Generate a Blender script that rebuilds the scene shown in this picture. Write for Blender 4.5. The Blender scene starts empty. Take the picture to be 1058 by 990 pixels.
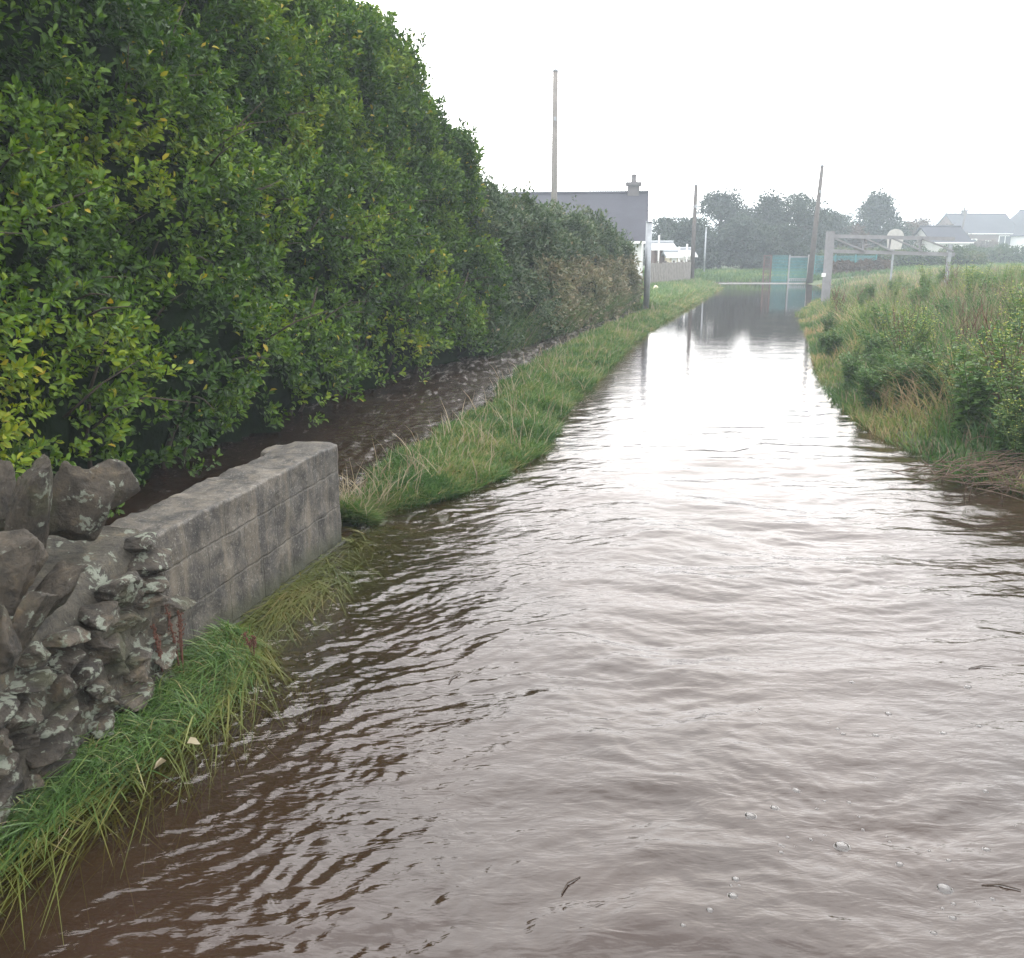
import bpy, math, random
import numpy as np
from mathutils import Vector, Matrix, noise as mnoise
random.seed(7)
R = math.radians
sc = bpy.context.scene
col = sc.collection

# ------------------------------------------------------------------ camera
CAM_H, PITCH, FPX = 1.70, R(14.0), 950.0
cd = bpy.data.cameras.new('camera'); cam = bpy.data.objects.new('camera', cd); col.objects.link(cam)
cam.location = (0, 0, CAM_H); cam.rotation_euler = (R(90) - PITCH, 0, 0)
cd.sensor_fit = 'HORIZONTAL'; cd.sensor_width = 36; cd.lens = 36 * FPX / 1058
cd.clip_start = 0.05; cd.clip_end = 6000
sc.camera = cam

# ------------------------------------------------------------------ sky and sun (overcast)
SUN_EL, SUN_AZ = R(27), R(14)          # azimuth measured from +Y towards +X
w = bpy.data.worlds.new('World'); sc.world = w; w.use_nodes = True
nt = w.node_tree; nt.nodes.clear()
out = nt.nodes.new('ShaderNodeOutputWorld'); bg = nt.nodes.new('ShaderNodeBackground')
sky = nt.nodes.new('ShaderNodeTexSky'); sky.sky_type = 'NISHITA'; sky.sun_disc = False
sky.sun_elevation = SUN_EL; sky.sun_rotation = SUN_AZ
sky.air_density = 1.0; sky.dust_density = 4.0
tc = nt.nodes.new('ShaderNodeTexCoord'); sep = nt.nodes.new('ShaderNodeSeparateXYZ')
nt.links.new(tc.outputs['Generated'], sep.inputs[0])
ramp = nt.nodes.new('ShaderNodeMapRange'); ramp.inputs['From Min'].default_value = 0.0; ramp.inputs['From Max'].default_value = 1.0
ramp.inputs['To Min'].default_value = 34.0; ramp.inputs['To Max'].default_value = 40.0
nt.links.new(sep.outputs['Z'], ramp.inputs['Value'])
cn = nt.nodes.new('ShaderNodeTexNoise'); cn.inputs['Scale'].default_value = 2.2; cn.inputs['Detail'].default_value = 5
nt.links.new(tc.outputs['Generated'], cn.inputs['Vector'])
cm = nt.nodes.new('ShaderNodeMapRange'); cm.inputs['From Min'].default_value = .3; cm.inputs['From Max'].default_value = .7
cm.inputs['To Min'].default_value = .86; cm.inputs['To Max'].default_value = 1.14
nt.links.new(cn.outputs['Fac'], cm.inputs['Value'])
mul = nt.nodes.new('ShaderNodeMath'); mul.operation = 'MULTIPLY'
nt.links.new(ramp.outputs[0], mul.inputs[0]); nt.links.new(cm.outputs[0], mul.inputs[1])
cc = nt.nodes.new('ShaderNodeVectorMath'); cc.operation = 'SCALE'; cc.inputs[0].default_value = (1.0, .995, 1.0)
nt.links.new(mul.outputs[0], cc.inputs['Scale'])
mx = nt.nodes.new('ShaderNodeMix'); mx.data_type = 'RGBA'; mx.inputs['Factor'].default_value = .88
nt.links.new(sky.outputs[0], mx.inputs['A']); nt.links.new(cc.outputs[0], mx.inputs['B'])
nt.links.new(mx.outputs['Result'], bg.inputs['Color']); bg.inputs['Strength'].default_value = 0.13
nt.links.new(bg.outputs[0], out.inputs[0])
sl = bpy.data.lights.new('sun', 'SUN'); so = bpy.data.objects.new('sun', sl); col.objects.link(so)
sl.energy = 1.0; sl.angle = R(60); sl.color = (1, .97, .93)
sd = Vector((math.sin(SUN_AZ) * math.cos(SUN_EL), math.cos(SUN_AZ) * math.cos(SUN_EL), math.sin(SUN_EL)))
so.rotation_euler = sd.to_track_quat('Z', 'Y').to_euler()
vs = sc.view_settings
vs.view_transform = 'Standard'; vs.look = 'None'; vs.gamma = 1; vs.use_curve_mapping = False
vs.exposure = -0.35
sc.cycles.max_bounces = 8; sc.cycles.volume_bounces = 2; sc.cycles.transparent_max_bounces = 16
sc.cycles.caustics_reflective = False; sc.cycles.caustics_refractive = False
sc.cycles.sample_clamp_indirect = 6
HAZE = 0.0031

# ------------------------------------------------------------------ helpers
def ray(px, py):
    u = (px - 529) / FPX; v = (495 - py) / FPX
    return Vector((u, math.cos(PITCH) + v * math.sin(PITCH), -math.sin(PITCH) + v * math.cos(PITCH)))
def G(px, py, z=0.0):                     # the ground point that lies there
    d = ray(px, py); t = (z - CAM_H) / d.z
    return (d.x * t, d.y * t)
def at(px, py, Y):                        # the point at distance Y
    d = ray(px, py); t = Y / d.y
    return Vector((d.x * t, Y, CAM_H + d.z * t))

def props(o, label=None, cat=None, group=None, kind=None):
    if label: o['label'] = label
    if cat: o['category'] = cat
    if group: o['group'] = group
    if kind: o['kind'] = kind
    return o
def empty(name, loc, rz=0):
    o = bpy.data.objects.new(name, None); col.objects.link(o); o.location = loc; o.rotation_euler = (0, 0, rz)
    o.empty_display_size = .1
    return o
def link(name, me, mat, parent=None, smooth=False):
    o = bpy.data.objects.new(name, me); col.objects.link(o)
    if mat: me.materials.append(mat)
    if parent: o.parent = parent
    if smooth: me.polygons.foreach_set('use_smooth', [True] * len(me.polygons))
    return o

class MB:
    """collects verts and faces for one mesh"""
    def __init__(s): s.v = []; s.f = []
    def add(s, vs_, fs):
        b = len(s.v); s.v += [tuple(p) for p in vs_]; s.f += [tuple(i + b for i in f) for f in fs]
    def box(s, x0, x1, y0, y1, z0, z1, M=None):
        vs_ = [Vector(p) for p in ((x0,y0,z0),(x1,y0,z0),(x1,y1,z0),(x0,y1,z0),(x0,y0,z1),(x1,y0,z1),(x1,y1,z1),(x0,y1,z1))]
        if M: vs_ = [M @ p for p in vs_]
        s.add(vs_, [(0,3,2,1),(4,5,6,7),(0,1,5,4),(1,2,6,5),(2,3,7,6),(3,0,4,7)])
    def bar(s, a, b, wx, wz=None):        # square bar from a to b
        a = Vector(a); b = Vector(b); wz = wz or wx
        d = (b - a); L = d.length; q = d.to_track_quat('Z', 'Y').to_matrix().to_4x4()
        s.box(-wx/2, wx/2, -wz/2, wz/2, 0, L, Matrix.Translation(a) @ q)
    def tube(s, pts, rad, n=8, cap=True):
        pts = [Vector(p) for p in pts]; rings = []
        if not hasattr(rad, '__len__'): rad = [rad] * len(pts)
        b = len(s.v); prev = None
        for i, p in enumerate(pts):
            d = (pts[min(i+1, len(pts)-1)] - pts[max(i-1, 0)]).normalized()
            ref = prev if prev is not None else (Vector((1,0,0)) if abs(d.x) < .8 else Vector((0,1,0)))
            u = (ref - d * ref.dot(d)).normalized(); prev = u; v_ = d.cross(u)
            for k in range(n):
                a = 2*math.pi*k/n
                s.v.append(tuple(p + (u*math.cos(a) + v_*math.sin(a)) * rad[i]))
        for i in range(len(pts)-1):
            for k in range(n):
                s.f.append((b+i*n+k, b+i*n+(k+1)%n, b+(i+1)*n+(k+1)%n, b+(i+1)*n+k))
        if cap:
            s.f.append(tuple(b+k for k in reversed(range(n)))); m = b+(len(pts)-1)*n
            s.f.append(tuple(m+k for k in range(n)))
    def mesh(s, name):
        me = bpy.data.meshes.new(name); me.from_pydata(s.v, [], s.f); me.update(); return me
    def build(s, name, mat, parent=None, smooth=False): return link(name, s.mesh(name), mat, parent, smooth)

def np_mesh(name, V, F, tint=None, extra=None, smooth=False):
    """V (n,3), F (m,k) of one face size"""
    me = bpy.data.meshes.new(name)
    V = np.ascontiguousarray(V, dtype=np.float32); F = np.ascontiguousarray(F, dtype=np.int32)
    me.vertices.add(len(V)); me.vertices.foreach_set('co', V.ravel())
    k = F.shape[1]
    me.loops.add(F.size); me.loops.foreach_set('vertex_index', F.ravel())
    me.polygons.add(len(F)); me.polygons.foreach_set('loop_start', np.arange(0, F.size, k, dtype=np.int32))
    me.polygons.foreach_set('loop_total', np.full(len(F), k, dtype=np.int32))
    if smooth: me.polygons.foreach_set('use_smooth', np.ones(len(F), dtype=bool))
    me.update(calc_edges=True)
    for nm, arr in (dict(tint=tint, **(extra or {}))).items():
        if arr is not None:
            a = me.attributes.new(nm, 'FLOAT', 'POINT'); a.data.foreach_set('value', np.ascontiguousarray(arr, dtype=np.float32))
    return me

# numpy gradient noise
def perlin(x, y, seed=0):
    rng = np.random.RandomState(seed); P = rng.permutation(256); P = np.concatenate([P, P]); ang = rng.rand(256) * 2 * np.pi
    gx, gy = np.cos(ang), np.sin(ang)
    xi = np.floor(x).astype(int); yi = np.floor(y).astype(int); xf = x - xi; yf = y - yi
    u = xf*xf*xf*(xf*(xf*6-15)+10); v = yf*yf*yf*(yf*(yf*6-15)+10)
    def g(a, b):
        h = P[(P[(xi+a) & 255] + yi + b) & 255]
        return gx[h]*(xf-a) + gy[h]*(yf-b)
    n00, n10, n01, n11 = g(0,0), g(1,0), g(0,1), g(1,1)
    return 1.5*((n00*(1-u)+n10*u)*(1-v) + (n01*(1-u)+n11*u)*v)
def fbm(x, y, seed=0, o=4):
    s = 0; a = 1; f = 1; t = 0
    for i in range(o): s = s + a*perlin(x*f+i*17.3, y*f-i*9.1, seed+i); t += a; a *= .5; f *= 2.03
    return s/t
def sstep(x, a, b):
    t = np.clip((x-a)/(b-a), 0, 1); return t*t*(3-2*t)

# leaves: pos, axis, normal -> folded six-point leaves
def leaves(pos, axis, nrm, L, W, fold=.25, curl=.15):
    axis = axis/np.linalg.norm(axis, axis=1, keepdims=True)
    side = np.cross(axis, nrm); side /= (np.linalg.norm(side, axis=1, keepdims=True)+1e-9); up = np.cross(side, axis)
    L = L[:, None]; W = W[:, None]
    def p(a, s, u): return pos + axis*L*a + side*W*s + up*W*u
    V = np.stack([p(0,0,0), p(.35,-.42,fold), p(.72,-.46,fold*.8-curl), p(1,0,-curl*2.2), p(.72,.46,fold*.8-curl), p(.35,.42,fold)], 1).reshape(-1, 3)
    b = (np.arange(len(pos))*6)[:, None]
    F = np.concatenate([b+np.array([[0,3,2,1]]), b+np.array([[0,5,4,3]])], 0)
    return V, F
def blades(pos, h, w, lean_dir, lean, face, seg=3, droop=None):
    """tapered grass blades; lean 0..1+, lean_dir (n,2)"""
    n = len(pos); ts = np.linspace(0, 1, seg+1)
    V = np.zeros((n, (seg+1)*2, 3)); sx = np.stack([np.cos(face), np.sin(face), np.zeros(n)], 1)
    for i, t in enumerate(ts):
        c = pos.copy()
        bend = lean * t**1.7
        c[:, :2] += lean_dir * (h*bend)[:, None]
        zz = t/np.sqrt(1+ (lean*t)**2)
        c[:, 2] += h*zz - (0 if droop is None else droop*h*t**3)
        ww = (w*(1-t)**.7*.5 + .0006)[:, None] if i < seg else 0.0004
        V[:, 2*i] = c - sx*ww; V[:, 2*i+1] = c + sx*ww
    b = (np.arange(n)*(seg+1)*2)[:, None]
    F = np.concatenate([b+np.array([[2*i, 2*i+1, 2*i+3, 2*i+2]]) for i in range(seg)], 0)
    return V.reshape(-1, 3), F
def merge(parts):
    Vs, Fs, Ts = [], [], []; o = 0
    for V, F, T in parts: Vs.append(V); Fs.append(F+o); Ts.append(T); o += len(V)
    return np.concatenate(Vs), np.concatenate(Fs), np.concatenate(Ts)

# ------------------------------------------------------------------ materials
def mat(name):
    m = bpy.data.materials.new(name); m.use_nodes = True; n = m.node_tree; n.nodes.clear()
    o = n.nodes.new('ShaderNodeOutputMaterial'); return m, n, o
def nd(n, t, **kw):
    x = n.nodes.new(t)
    for k, v in kw.items():
        if k in x.inputs: x.inputs[k].default_value = v
        else: setattr(x, k, v)
    return x
def ramp_node(n, stops, interp='LINEAR'):
    r = n.nodes.new('ShaderNodeValToRGB'); r.color_ramp.interpolation = interp
    e = r.color_ramp.elements
    while len(e) > 1: e.remove(e[-1])
    e[0].position = stops[0][0]; e[0].color = (*stops[0][1], 1)
    for p, c in stops[1:]: q = e.new(p); q.color = (*c, 1)
    return r
def plain(name, c, rough=.6, var=.25, scale=6, bump=.15, metal=0, c2=None, spec=.5, bscale=None):
    """mottled painted or stone-like surface"""
    m, n, o = mat(name); t = nd(n, 'ShaderNodeTexCoord')
    ns = nd(n, 'ShaderNodeTexNoise', Scale=scale, Detail=6, Roughness=.6); n.links.new(t.outputs['Object'], ns.inputs['Vector'])
    c2 = c2 or tuple(x*(1-var) for x in c)
    r = ramp_node(n, [(.32, c2), (.68, c)]); n.links.new(ns.outputs['Fac'], r.inputs[0])
    b = nd(n, 'ShaderNodeBsdfPrincipled', Roughness=rough, Metallic=metal); b.inputs['Specular IOR Level'].default_value = spec
    n.links.new(r.outputs[0], b.inputs['Base Color'])
    n2 = nd(n, 'ShaderNodeTexNoise', Scale=bscale or scale*5, Detail=5); n.links.new(t.outputs['Object'], n2.inputs['Vector'])
    bp = nd(n, 'ShaderNodeBump', Strength=bump, Distance=.02); n.links.new(n2.outputs['Fac'], bp.inputs['Height']); n.links.new(bp.outputs[0], b.inputs['Normal'])
    n.links.new(b.outputs[0], o.inputs[0]); return m
def leafy(name, stops, rough=.4, trans=.25, spec=.5):
    m, n, o = mat(name); a = nd(n, 'ShaderNodeAttribute', attribute_name='tint')
    r = ramp_node(n, stops); n.links.new(a.outputs['Fac'], r.inputs[0])
    b = nd(n, 'ShaderNodeBsdfPrincipled', Roughness=rough); b.inputs['Specular IOR Level'].default_value = spec
    n.links.new(r.outputs[0], b.inputs['Base Color'])
    tr = nd(n, 'ShaderNodeBsdfTranslucent'); hs = nd(n, 'ShaderNodeHueSaturation', Value=1.5, Saturation=1.1)
    n.links.new(r.outputs[0], hs.inputs['Color']); n.links.new(hs.outputs[0], tr.inputs[0])
    mxs = nd(n, 'ShaderNodeMixShader'); mxs.inputs[0].default_value = trans
    n.links.new(b.outputs[0], mxs.inputs[1]); n.links.new(tr.outputs[0], mxs.inputs[2]); n.links.new(mxs.outputs[0], o.inputs[0]); return m

M = {}
M['shrub'] = leafy('glossy_shrub_leaf', [(0, (.010,.030,.003)), (.28, (.030,.076,.005)), (.55, (.082,.158,.007)), (.78, (.18,.245,.012)), (.93, (.27,.28,.02)), (1, (.40,.29,.04))], .42, .26, .28)
M['shrub_core'] = plain('shrub_shade_core', (.010,.020,.007), 1, .5, 9, .4, spec=0)  # near-black colour painting the shade deep inside the hedges
M['hedge'] = leafy('hedge_leaf', [(0, (.018,.045,.018)), (.5, (.055,.09,.03)), (.8, (.13,.135,.06)), (1, (.22,.18,.10))], .5, .22)
M['tree'] = leafy('tree_leaf', [(0, (.018,.033,.022)), (.6, (.033,.055,.032)), (1, (.065,.085,.045))], .55, .15)
M['rust_tree'] = leafy('rusty_tree_leaf', [(0, (.05,.035,.022)), (.6, (.10,.065,.04)), (1, (.13,.10,.05))], .6, .15)
M['grass'] = leafy('grass_blade', [(0, (.022,.062,.016)), (.4, (.055,.125,.028)), (.65, (.105,.175,.04)), (.85, (.24,.24,.09)), (1, (.36,.27,.15))], .5, .3)
M['near_grass'] = leafy('wet_grass_blade', [(0, (.028,.06,.016)), (.4, (.065,.135,.032)), (.65, (.13,.21,.055)), (.85, (.25,.26,.10)), (1, (.38,.30,.17))], .38, .3)
M['wet_grass'] = leafy('drowned_grass', [(0, (.06,.085,.012)), (.6, (.125,.14,.025)), (1, (.20,.15,.05))], .5, .3)
M['straw'] = leafy('dead_grass', [(0, (.09,.065,.04)), (.5, (.19,.155,.10)), (1, (.34,.29,.19))], .7, .25)
M['flower'] = leafy('yellow_flower', [(0, (.16,.20,.03)), (1, (.34,.35,.07))], .6, .3)
M['bark'] = plain('bark', (.075,.055,.04), .85, .5, 12, .6)
M['stem'] = plain('dead_stem', (.13,.05,.03), .8, .6, 30, .3)
M['pole'] = plain('tarred_pole_wood', (.10,.085,.075), .8, .4, 5, .3)
M['pole_pale'] = plain('weathered_pole_wood', (.19,.17,.15), .8, .35, 5, .3)
M['galv'] = plain('galvanised_steel', (.33,.35,.37), .5, .25, 6, .1, .6)
M['white'] = plain('white_paint', (.78,.78,.76), .5, .08, 2, .05)
M['cream'] = plain('cream_paint', (.66,.58,.42), .6, .1, 2, .05)
M['slate'] = plain('slate_roof', (.055,.055,.068), .85, .25, 1.2, .4, bscale=9, spec=.15)
M['render'] = plain('white_render', (.72,.72,.70), .8, .12, 1.5, .2)
M['chimney'] = plain('chimney_render', (.13,.12,.12), .8, .3, 3, .3)
M['brick'] = plain('brown_brick', (.13,.075,.06), .85, .35, 5, .4)
M['brownwood'] = plain('brown_shed_boards', (.12,.075,.06), .8, .3, 4, .3)
M['fencewood'] = plain('weathered_fence_boards', (.24,.22,.20), .85, .35, 6, .3)
M['teal'] = plain('teal_coated_metal', (.035,.20,.21), .5, .25, 3, .1)
M['glass'] = plain('window_glass', (.02,.025,.03), .08, .2, 2, .0)
M['kerb'] = plain('kerb_concrete', (.45,.44,.42), .7, .2, 8, .2)

# ground material
def ground_material():
    m, n, o = mat('soil_and_turf'); g = nd(n, 'ShaderNodeNewGeometry'); a = nd(n, 'ShaderNodeAttribute', attribute_name='tint')
    ns = nd(n, 'ShaderNodeTexNoise', Scale=3.0, Detail=8, Roughness=.65); n.links.new(g.outputs['Position'], ns.inputs['Vector'])
    soil = ramp_node(n, [(.3, (.045,.032,.02)), (.7, (.10,.075,.05))]); turf = ramp_node(n, [(.3, (.035,.06,.018)), (.55, (.06,.095,.028)), (.75, (.12,.12,.05))])
    n.links.new(ns.outputs['Fac'], soil.inputs[0]); n.links.new(ns.outputs['Fac'], turf.inputs[0])
    mxx = nd(n, 'ShaderNodeMix', data_type='RGBA'); n.links.new(a.outputs['Fac'], mxx.inputs['Factor'])
    n.links.new(soil.outputs[0], mxx.inputs['A']); n.links.new(turf.outputs[0], mxx.inputs['B'])
    b = nd(n, 'ShaderNodeBsdfPrincipled', Roughness=.9); n.links.new(mxx.outputs['Result'], b.inputs['Base Color'])
    n2 = nd(n, 'ShaderNodeTexNoise', Scale=22, Detail=6); n.links.new(g.outputs['Position'], n2.inputs['Vector'])
    bp = nd(n, 'ShaderNodeBump', Strength=.6, Distance=.03); n.links.new(n2.outputs['Fac'], bp.inputs['Height']); n.links.new(bp.outputs[0], b.inputs['Normal'])
    n.links.new(b.outputs[0], o.inputs[0]); return m
M['ground'] = ground_material()

# silty flood water: the deeper it is the less of the bottom shows
def water_material():
    m, n, o = mat('silty_flood_water'); g = nd(n, 'ShaderNodeNewGeometry')
    a = nd(n, 'ShaderNodeAttribute', attribute_name='depth'); rr = nd(n, 'ShaderNodeAttribute', attribute_name='ripple')
    op = nd(n, 'ShaderNodeMapRange', **{'From Min': 0.0, 'From Max': .24, 'To Min': .04, 'To Max': .97}); op.interpolation_type = 'SMOOTHSTEP'
    n.links.new(a.outputs['Fac'], op.inputs['Value'])
    ns = nd(n, 'ShaderNodeTexNoise', Scale=1.3, Detail=4); n.links.new(g.outputs['Position'], ns.inputs['Vector'])
    cr = ramp_node(n, [(.3, (.019,.0102,.0055)), (.7, (.034,.020,.013))]); n.links.new(ns.outputs['Fac'], cr.inputs[0])
    silt = nd(n, 'ShaderNodeBsdfDiffuse'); n.links.new(cr.outputs[0], silt.inputs[0])
    tr = nd(n, 'ShaderNodeBsdfTransparent', Color=(.86,.76,.52,1))
    body = nd(n, 'ShaderNodeMixShader'); n.links.new(op.outputs[0], body.inputs[0]); n.links.new(tr.outputs[0], body.inputs[1]); n.links.new(silt.outputs[0], body.inputs[2])
    # fine ripples
    mp = nd(n, 'ShaderNodeMapping'); mp.inputs['Rotation'].default_value = (0, 0, R(-20)); mp.inputs['Scale'].default_value = (.6, 1.5, 1)
    n.links.new(g.outputs['Position'], mp.inputs['Vector'])
    n1 = nd(n, 'ShaderNodeTexNoise', Scale=9, Detail=3, Roughness=.55, Distortion=.6); n.links.new(mp.outputs[0], n1.inputs['Vector'])
    n3 = nd(n, 'ShaderNodeTexNoise', Scale=38, Detail=3, Roughness=.5, Distortion=.5); n.links.new(mp.outputs[0], n3.inputs['Vector'])
    ad = nd(n, 'ShaderNodeMath', operation='MULTIPLY_ADD'); ad.inputs[1].default_value = .22
    n.links.new(n3.outputs['Fac'], ad.inputs[0]); n.links.new(n1.outputs['Fac'], ad.inputs[2])
    ml = nd(n, 'ShaderNodeMath', operation='MULTIPLY'); n.links.new(ad.outputs[0], ml.inputs[0]); n.links.new(rr.outputs['Fac'], ml.inputs[1])
    bp = nd(n, 'ShaderNodeBump', Strength=1.0, Distance=.02); n.links.new(ml.outputs[0], bp.inputs['Height'])
    gl = nd(n, 'ShaderNodeBsdfGlossy', Roughness=.04); gl.inputs['Color'].default_value = (.95,.945,.955,1)
    fr = nd(n, 'ShaderNodeFresnel', IOR=1.5); n.links.new(bp.outputs[0], fr.inputs['Normal']); n.links.new(bp.outputs[0], gl.inputs['Normal'])
    fa = nd(n, 'ShaderNodeAttribute', attribute_name='foam_glint'); fm = nd(n, 'ShaderNodeMapping'); fm.inputs['Rotation'].default_value = (0, 0, R(17)); fm.inputs['Scale'].default_value = (2.0, .42, 1); n.links.new(g.outputs['Position'], fm.inputs[0])
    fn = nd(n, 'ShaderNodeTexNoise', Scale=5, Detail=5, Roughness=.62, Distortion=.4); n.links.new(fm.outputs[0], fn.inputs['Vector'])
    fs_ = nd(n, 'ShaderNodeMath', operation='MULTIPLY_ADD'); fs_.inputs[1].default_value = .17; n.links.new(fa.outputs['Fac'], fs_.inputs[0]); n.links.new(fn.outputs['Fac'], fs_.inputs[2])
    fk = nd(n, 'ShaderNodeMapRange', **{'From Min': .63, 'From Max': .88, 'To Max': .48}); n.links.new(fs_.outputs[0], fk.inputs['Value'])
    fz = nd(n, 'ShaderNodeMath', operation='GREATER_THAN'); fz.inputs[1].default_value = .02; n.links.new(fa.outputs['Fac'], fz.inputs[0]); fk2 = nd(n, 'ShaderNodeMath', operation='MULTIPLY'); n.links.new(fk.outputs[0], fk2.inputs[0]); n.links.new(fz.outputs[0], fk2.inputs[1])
    fd = nd(n, 'ShaderNodeBsdfDiffuse', Color=(.62,.60,.58,1)); bf = nd(n, 'ShaderNodeMixShader'); n.links.new(fk2.outputs[0], bf.inputs[0]); n.links.new(body.outputs[0], bf.inputs[1]); n.links.new(fd.outputs[0], bf.inputs[2]); body = bf  # diffuse white mixed in as painted sky reflection, with some eddy foam
    sm = nd(n, 'ShaderNodeMixShader'); n.links.new(fr.outputs[0], sm.inputs[0]); n.links.new(body.outputs[0], sm.inputs[1]); n.links.new(gl.outputs[0], sm.inputs[2])
    n.links.new(sm.outputs[0], o.inputs[0]); return m
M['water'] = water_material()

def stone_material(name, base, lichen=.5):
    m, n, o = mat(name); t = nd(n, 'ShaderNodeTexCoord'); g = nd(n, 'ShaderNodeNewGeometry')
    n1 = nd(n, 'ShaderNodeTexNoise', Scale=11, Detail=12, Roughness=.76); n.links.new(g.outputs['Position'], n1.inputs['Vector'])
    r1 = ramp_node(n, [(.36, tuple(c*.18 for c in base)), (.46, tuple(c*.6 for c in base)), (.56, base), (.68, (base[0]*1.9, base[1]*1.75, base[2]*1.45))]); n.links.new(n1.outputs['Fac'], r1.inputs[0])
    isl = nd(n, 'ShaderNodeMapRange', **{'To Min': .55, 'To Max': 1.35}); n.links.new(g.outputs['Random Per Island'], isl.inputs['Value'])
    v0 = nd(n, 'ShaderNodeHueSaturation'); n.links.new(isl.outputs[0], v0.inputs['Value']); n.links.new(r1.outputs[0], v0.inputs['Color'])
    # pale lichen rosettes
    n2 = nd(n, 'ShaderNodeTexNoise', Scale=26, Detail=4, Roughness=.6, Distortion=.4); n.links.new(g.outputs['Position'], n2.inputs['Vector'])
    n4 = nd(n, 'ShaderNodeTexNoise', Scale=5, Detail=3); n.links.new(g.outputs['Position'], n4.inputs['Vector'])
    ad = nd(n, 'ShaderNodeMath', operation='MULTIPLY_ADD'); ad.inputs[1].default_value = .55; n.links.new(n4.outputs['Fac'], ad.inputs[0]); n.links.new(n2.outputs['Fac'], ad.inputs[2])
    lm = nd(n, 'ShaderNodeMapRange', **{'From Min': .93-.12*lichen, 'From Max': .98-.12*lichen}); n.links.new(ad.outputs[0], lm.inputs['Value'])
    m1 = nd(n, 'ShaderNodeMix', data_type='RGBA'); n.links.new(lm.outputs[0], m1.inputs['Factor']); n.links.new(v0.outputs[0], m1.inputs['A']); m1.inputs['B'].default_value = (.22,.24,.19,1)
    # moss
    n5 = nd(n, 'ShaderNodeTexNoise', Scale=4.3, Detail=6); mpp = nd(n, 'ShaderNodeMapping'); mpp.inputs['Location'].default_value = (5, 3, 1); n.links.new(g.outputs['Position'], mpp.inputs[0]); n.links.new(mpp.outputs[0], n5.inputs['Vector'])
    mm = nd(n, 'ShaderNodeMapRange', **{'From Min': .56, 'From Max': .72, 'To Max': .7}); n.links.new(n5.outputs['Fac'], mm.inputs['Value'])
    m2 = nd(n, 'ShaderNodeMix', data_type='RGBA'); n.links.new(mm.outputs[0], m2.inputs['Factor']); n.links.new(m1.outputs['Result'], m2.inputs['A']); m2.inputs['B'].default_value = (.07,.075,.03,1)
    b = nd(n, 'ShaderNodeBsdfPrincipled', Roughness=.62); n.links.new(m2.outputs['Result'], b.inputs['Base Color'])
    bp = nd(n, 'ShaderNodeBump', Strength=1.0, Distance=.035); n.links.new(n1.outputs['Fac'], bp.inputs['Height'])
    bp2 = nd(n, 'ShaderNodeBump', Strength=.9, Distance=.010); n.links.new(n2.outputs['Fac'], bp2.inputs['Height']); n.links.new(bp.outputs[0], bp2.inputs['Normal']); n.links.new(bp2.outputs[0], b.inputs['Normal'])
    n.links.new(b.outputs[0], o.inputs[0]); return m
M['rubble'] = stone_material('lichened_rubble_stone', (.085,.068,.048), .9)
M['coping'] = stone_material('coping_sandstone', (.085,.068,.048), .25)
M['mortar'] = stone_material('old_lime_mortar', (.085,.074,.054), .5)

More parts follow.
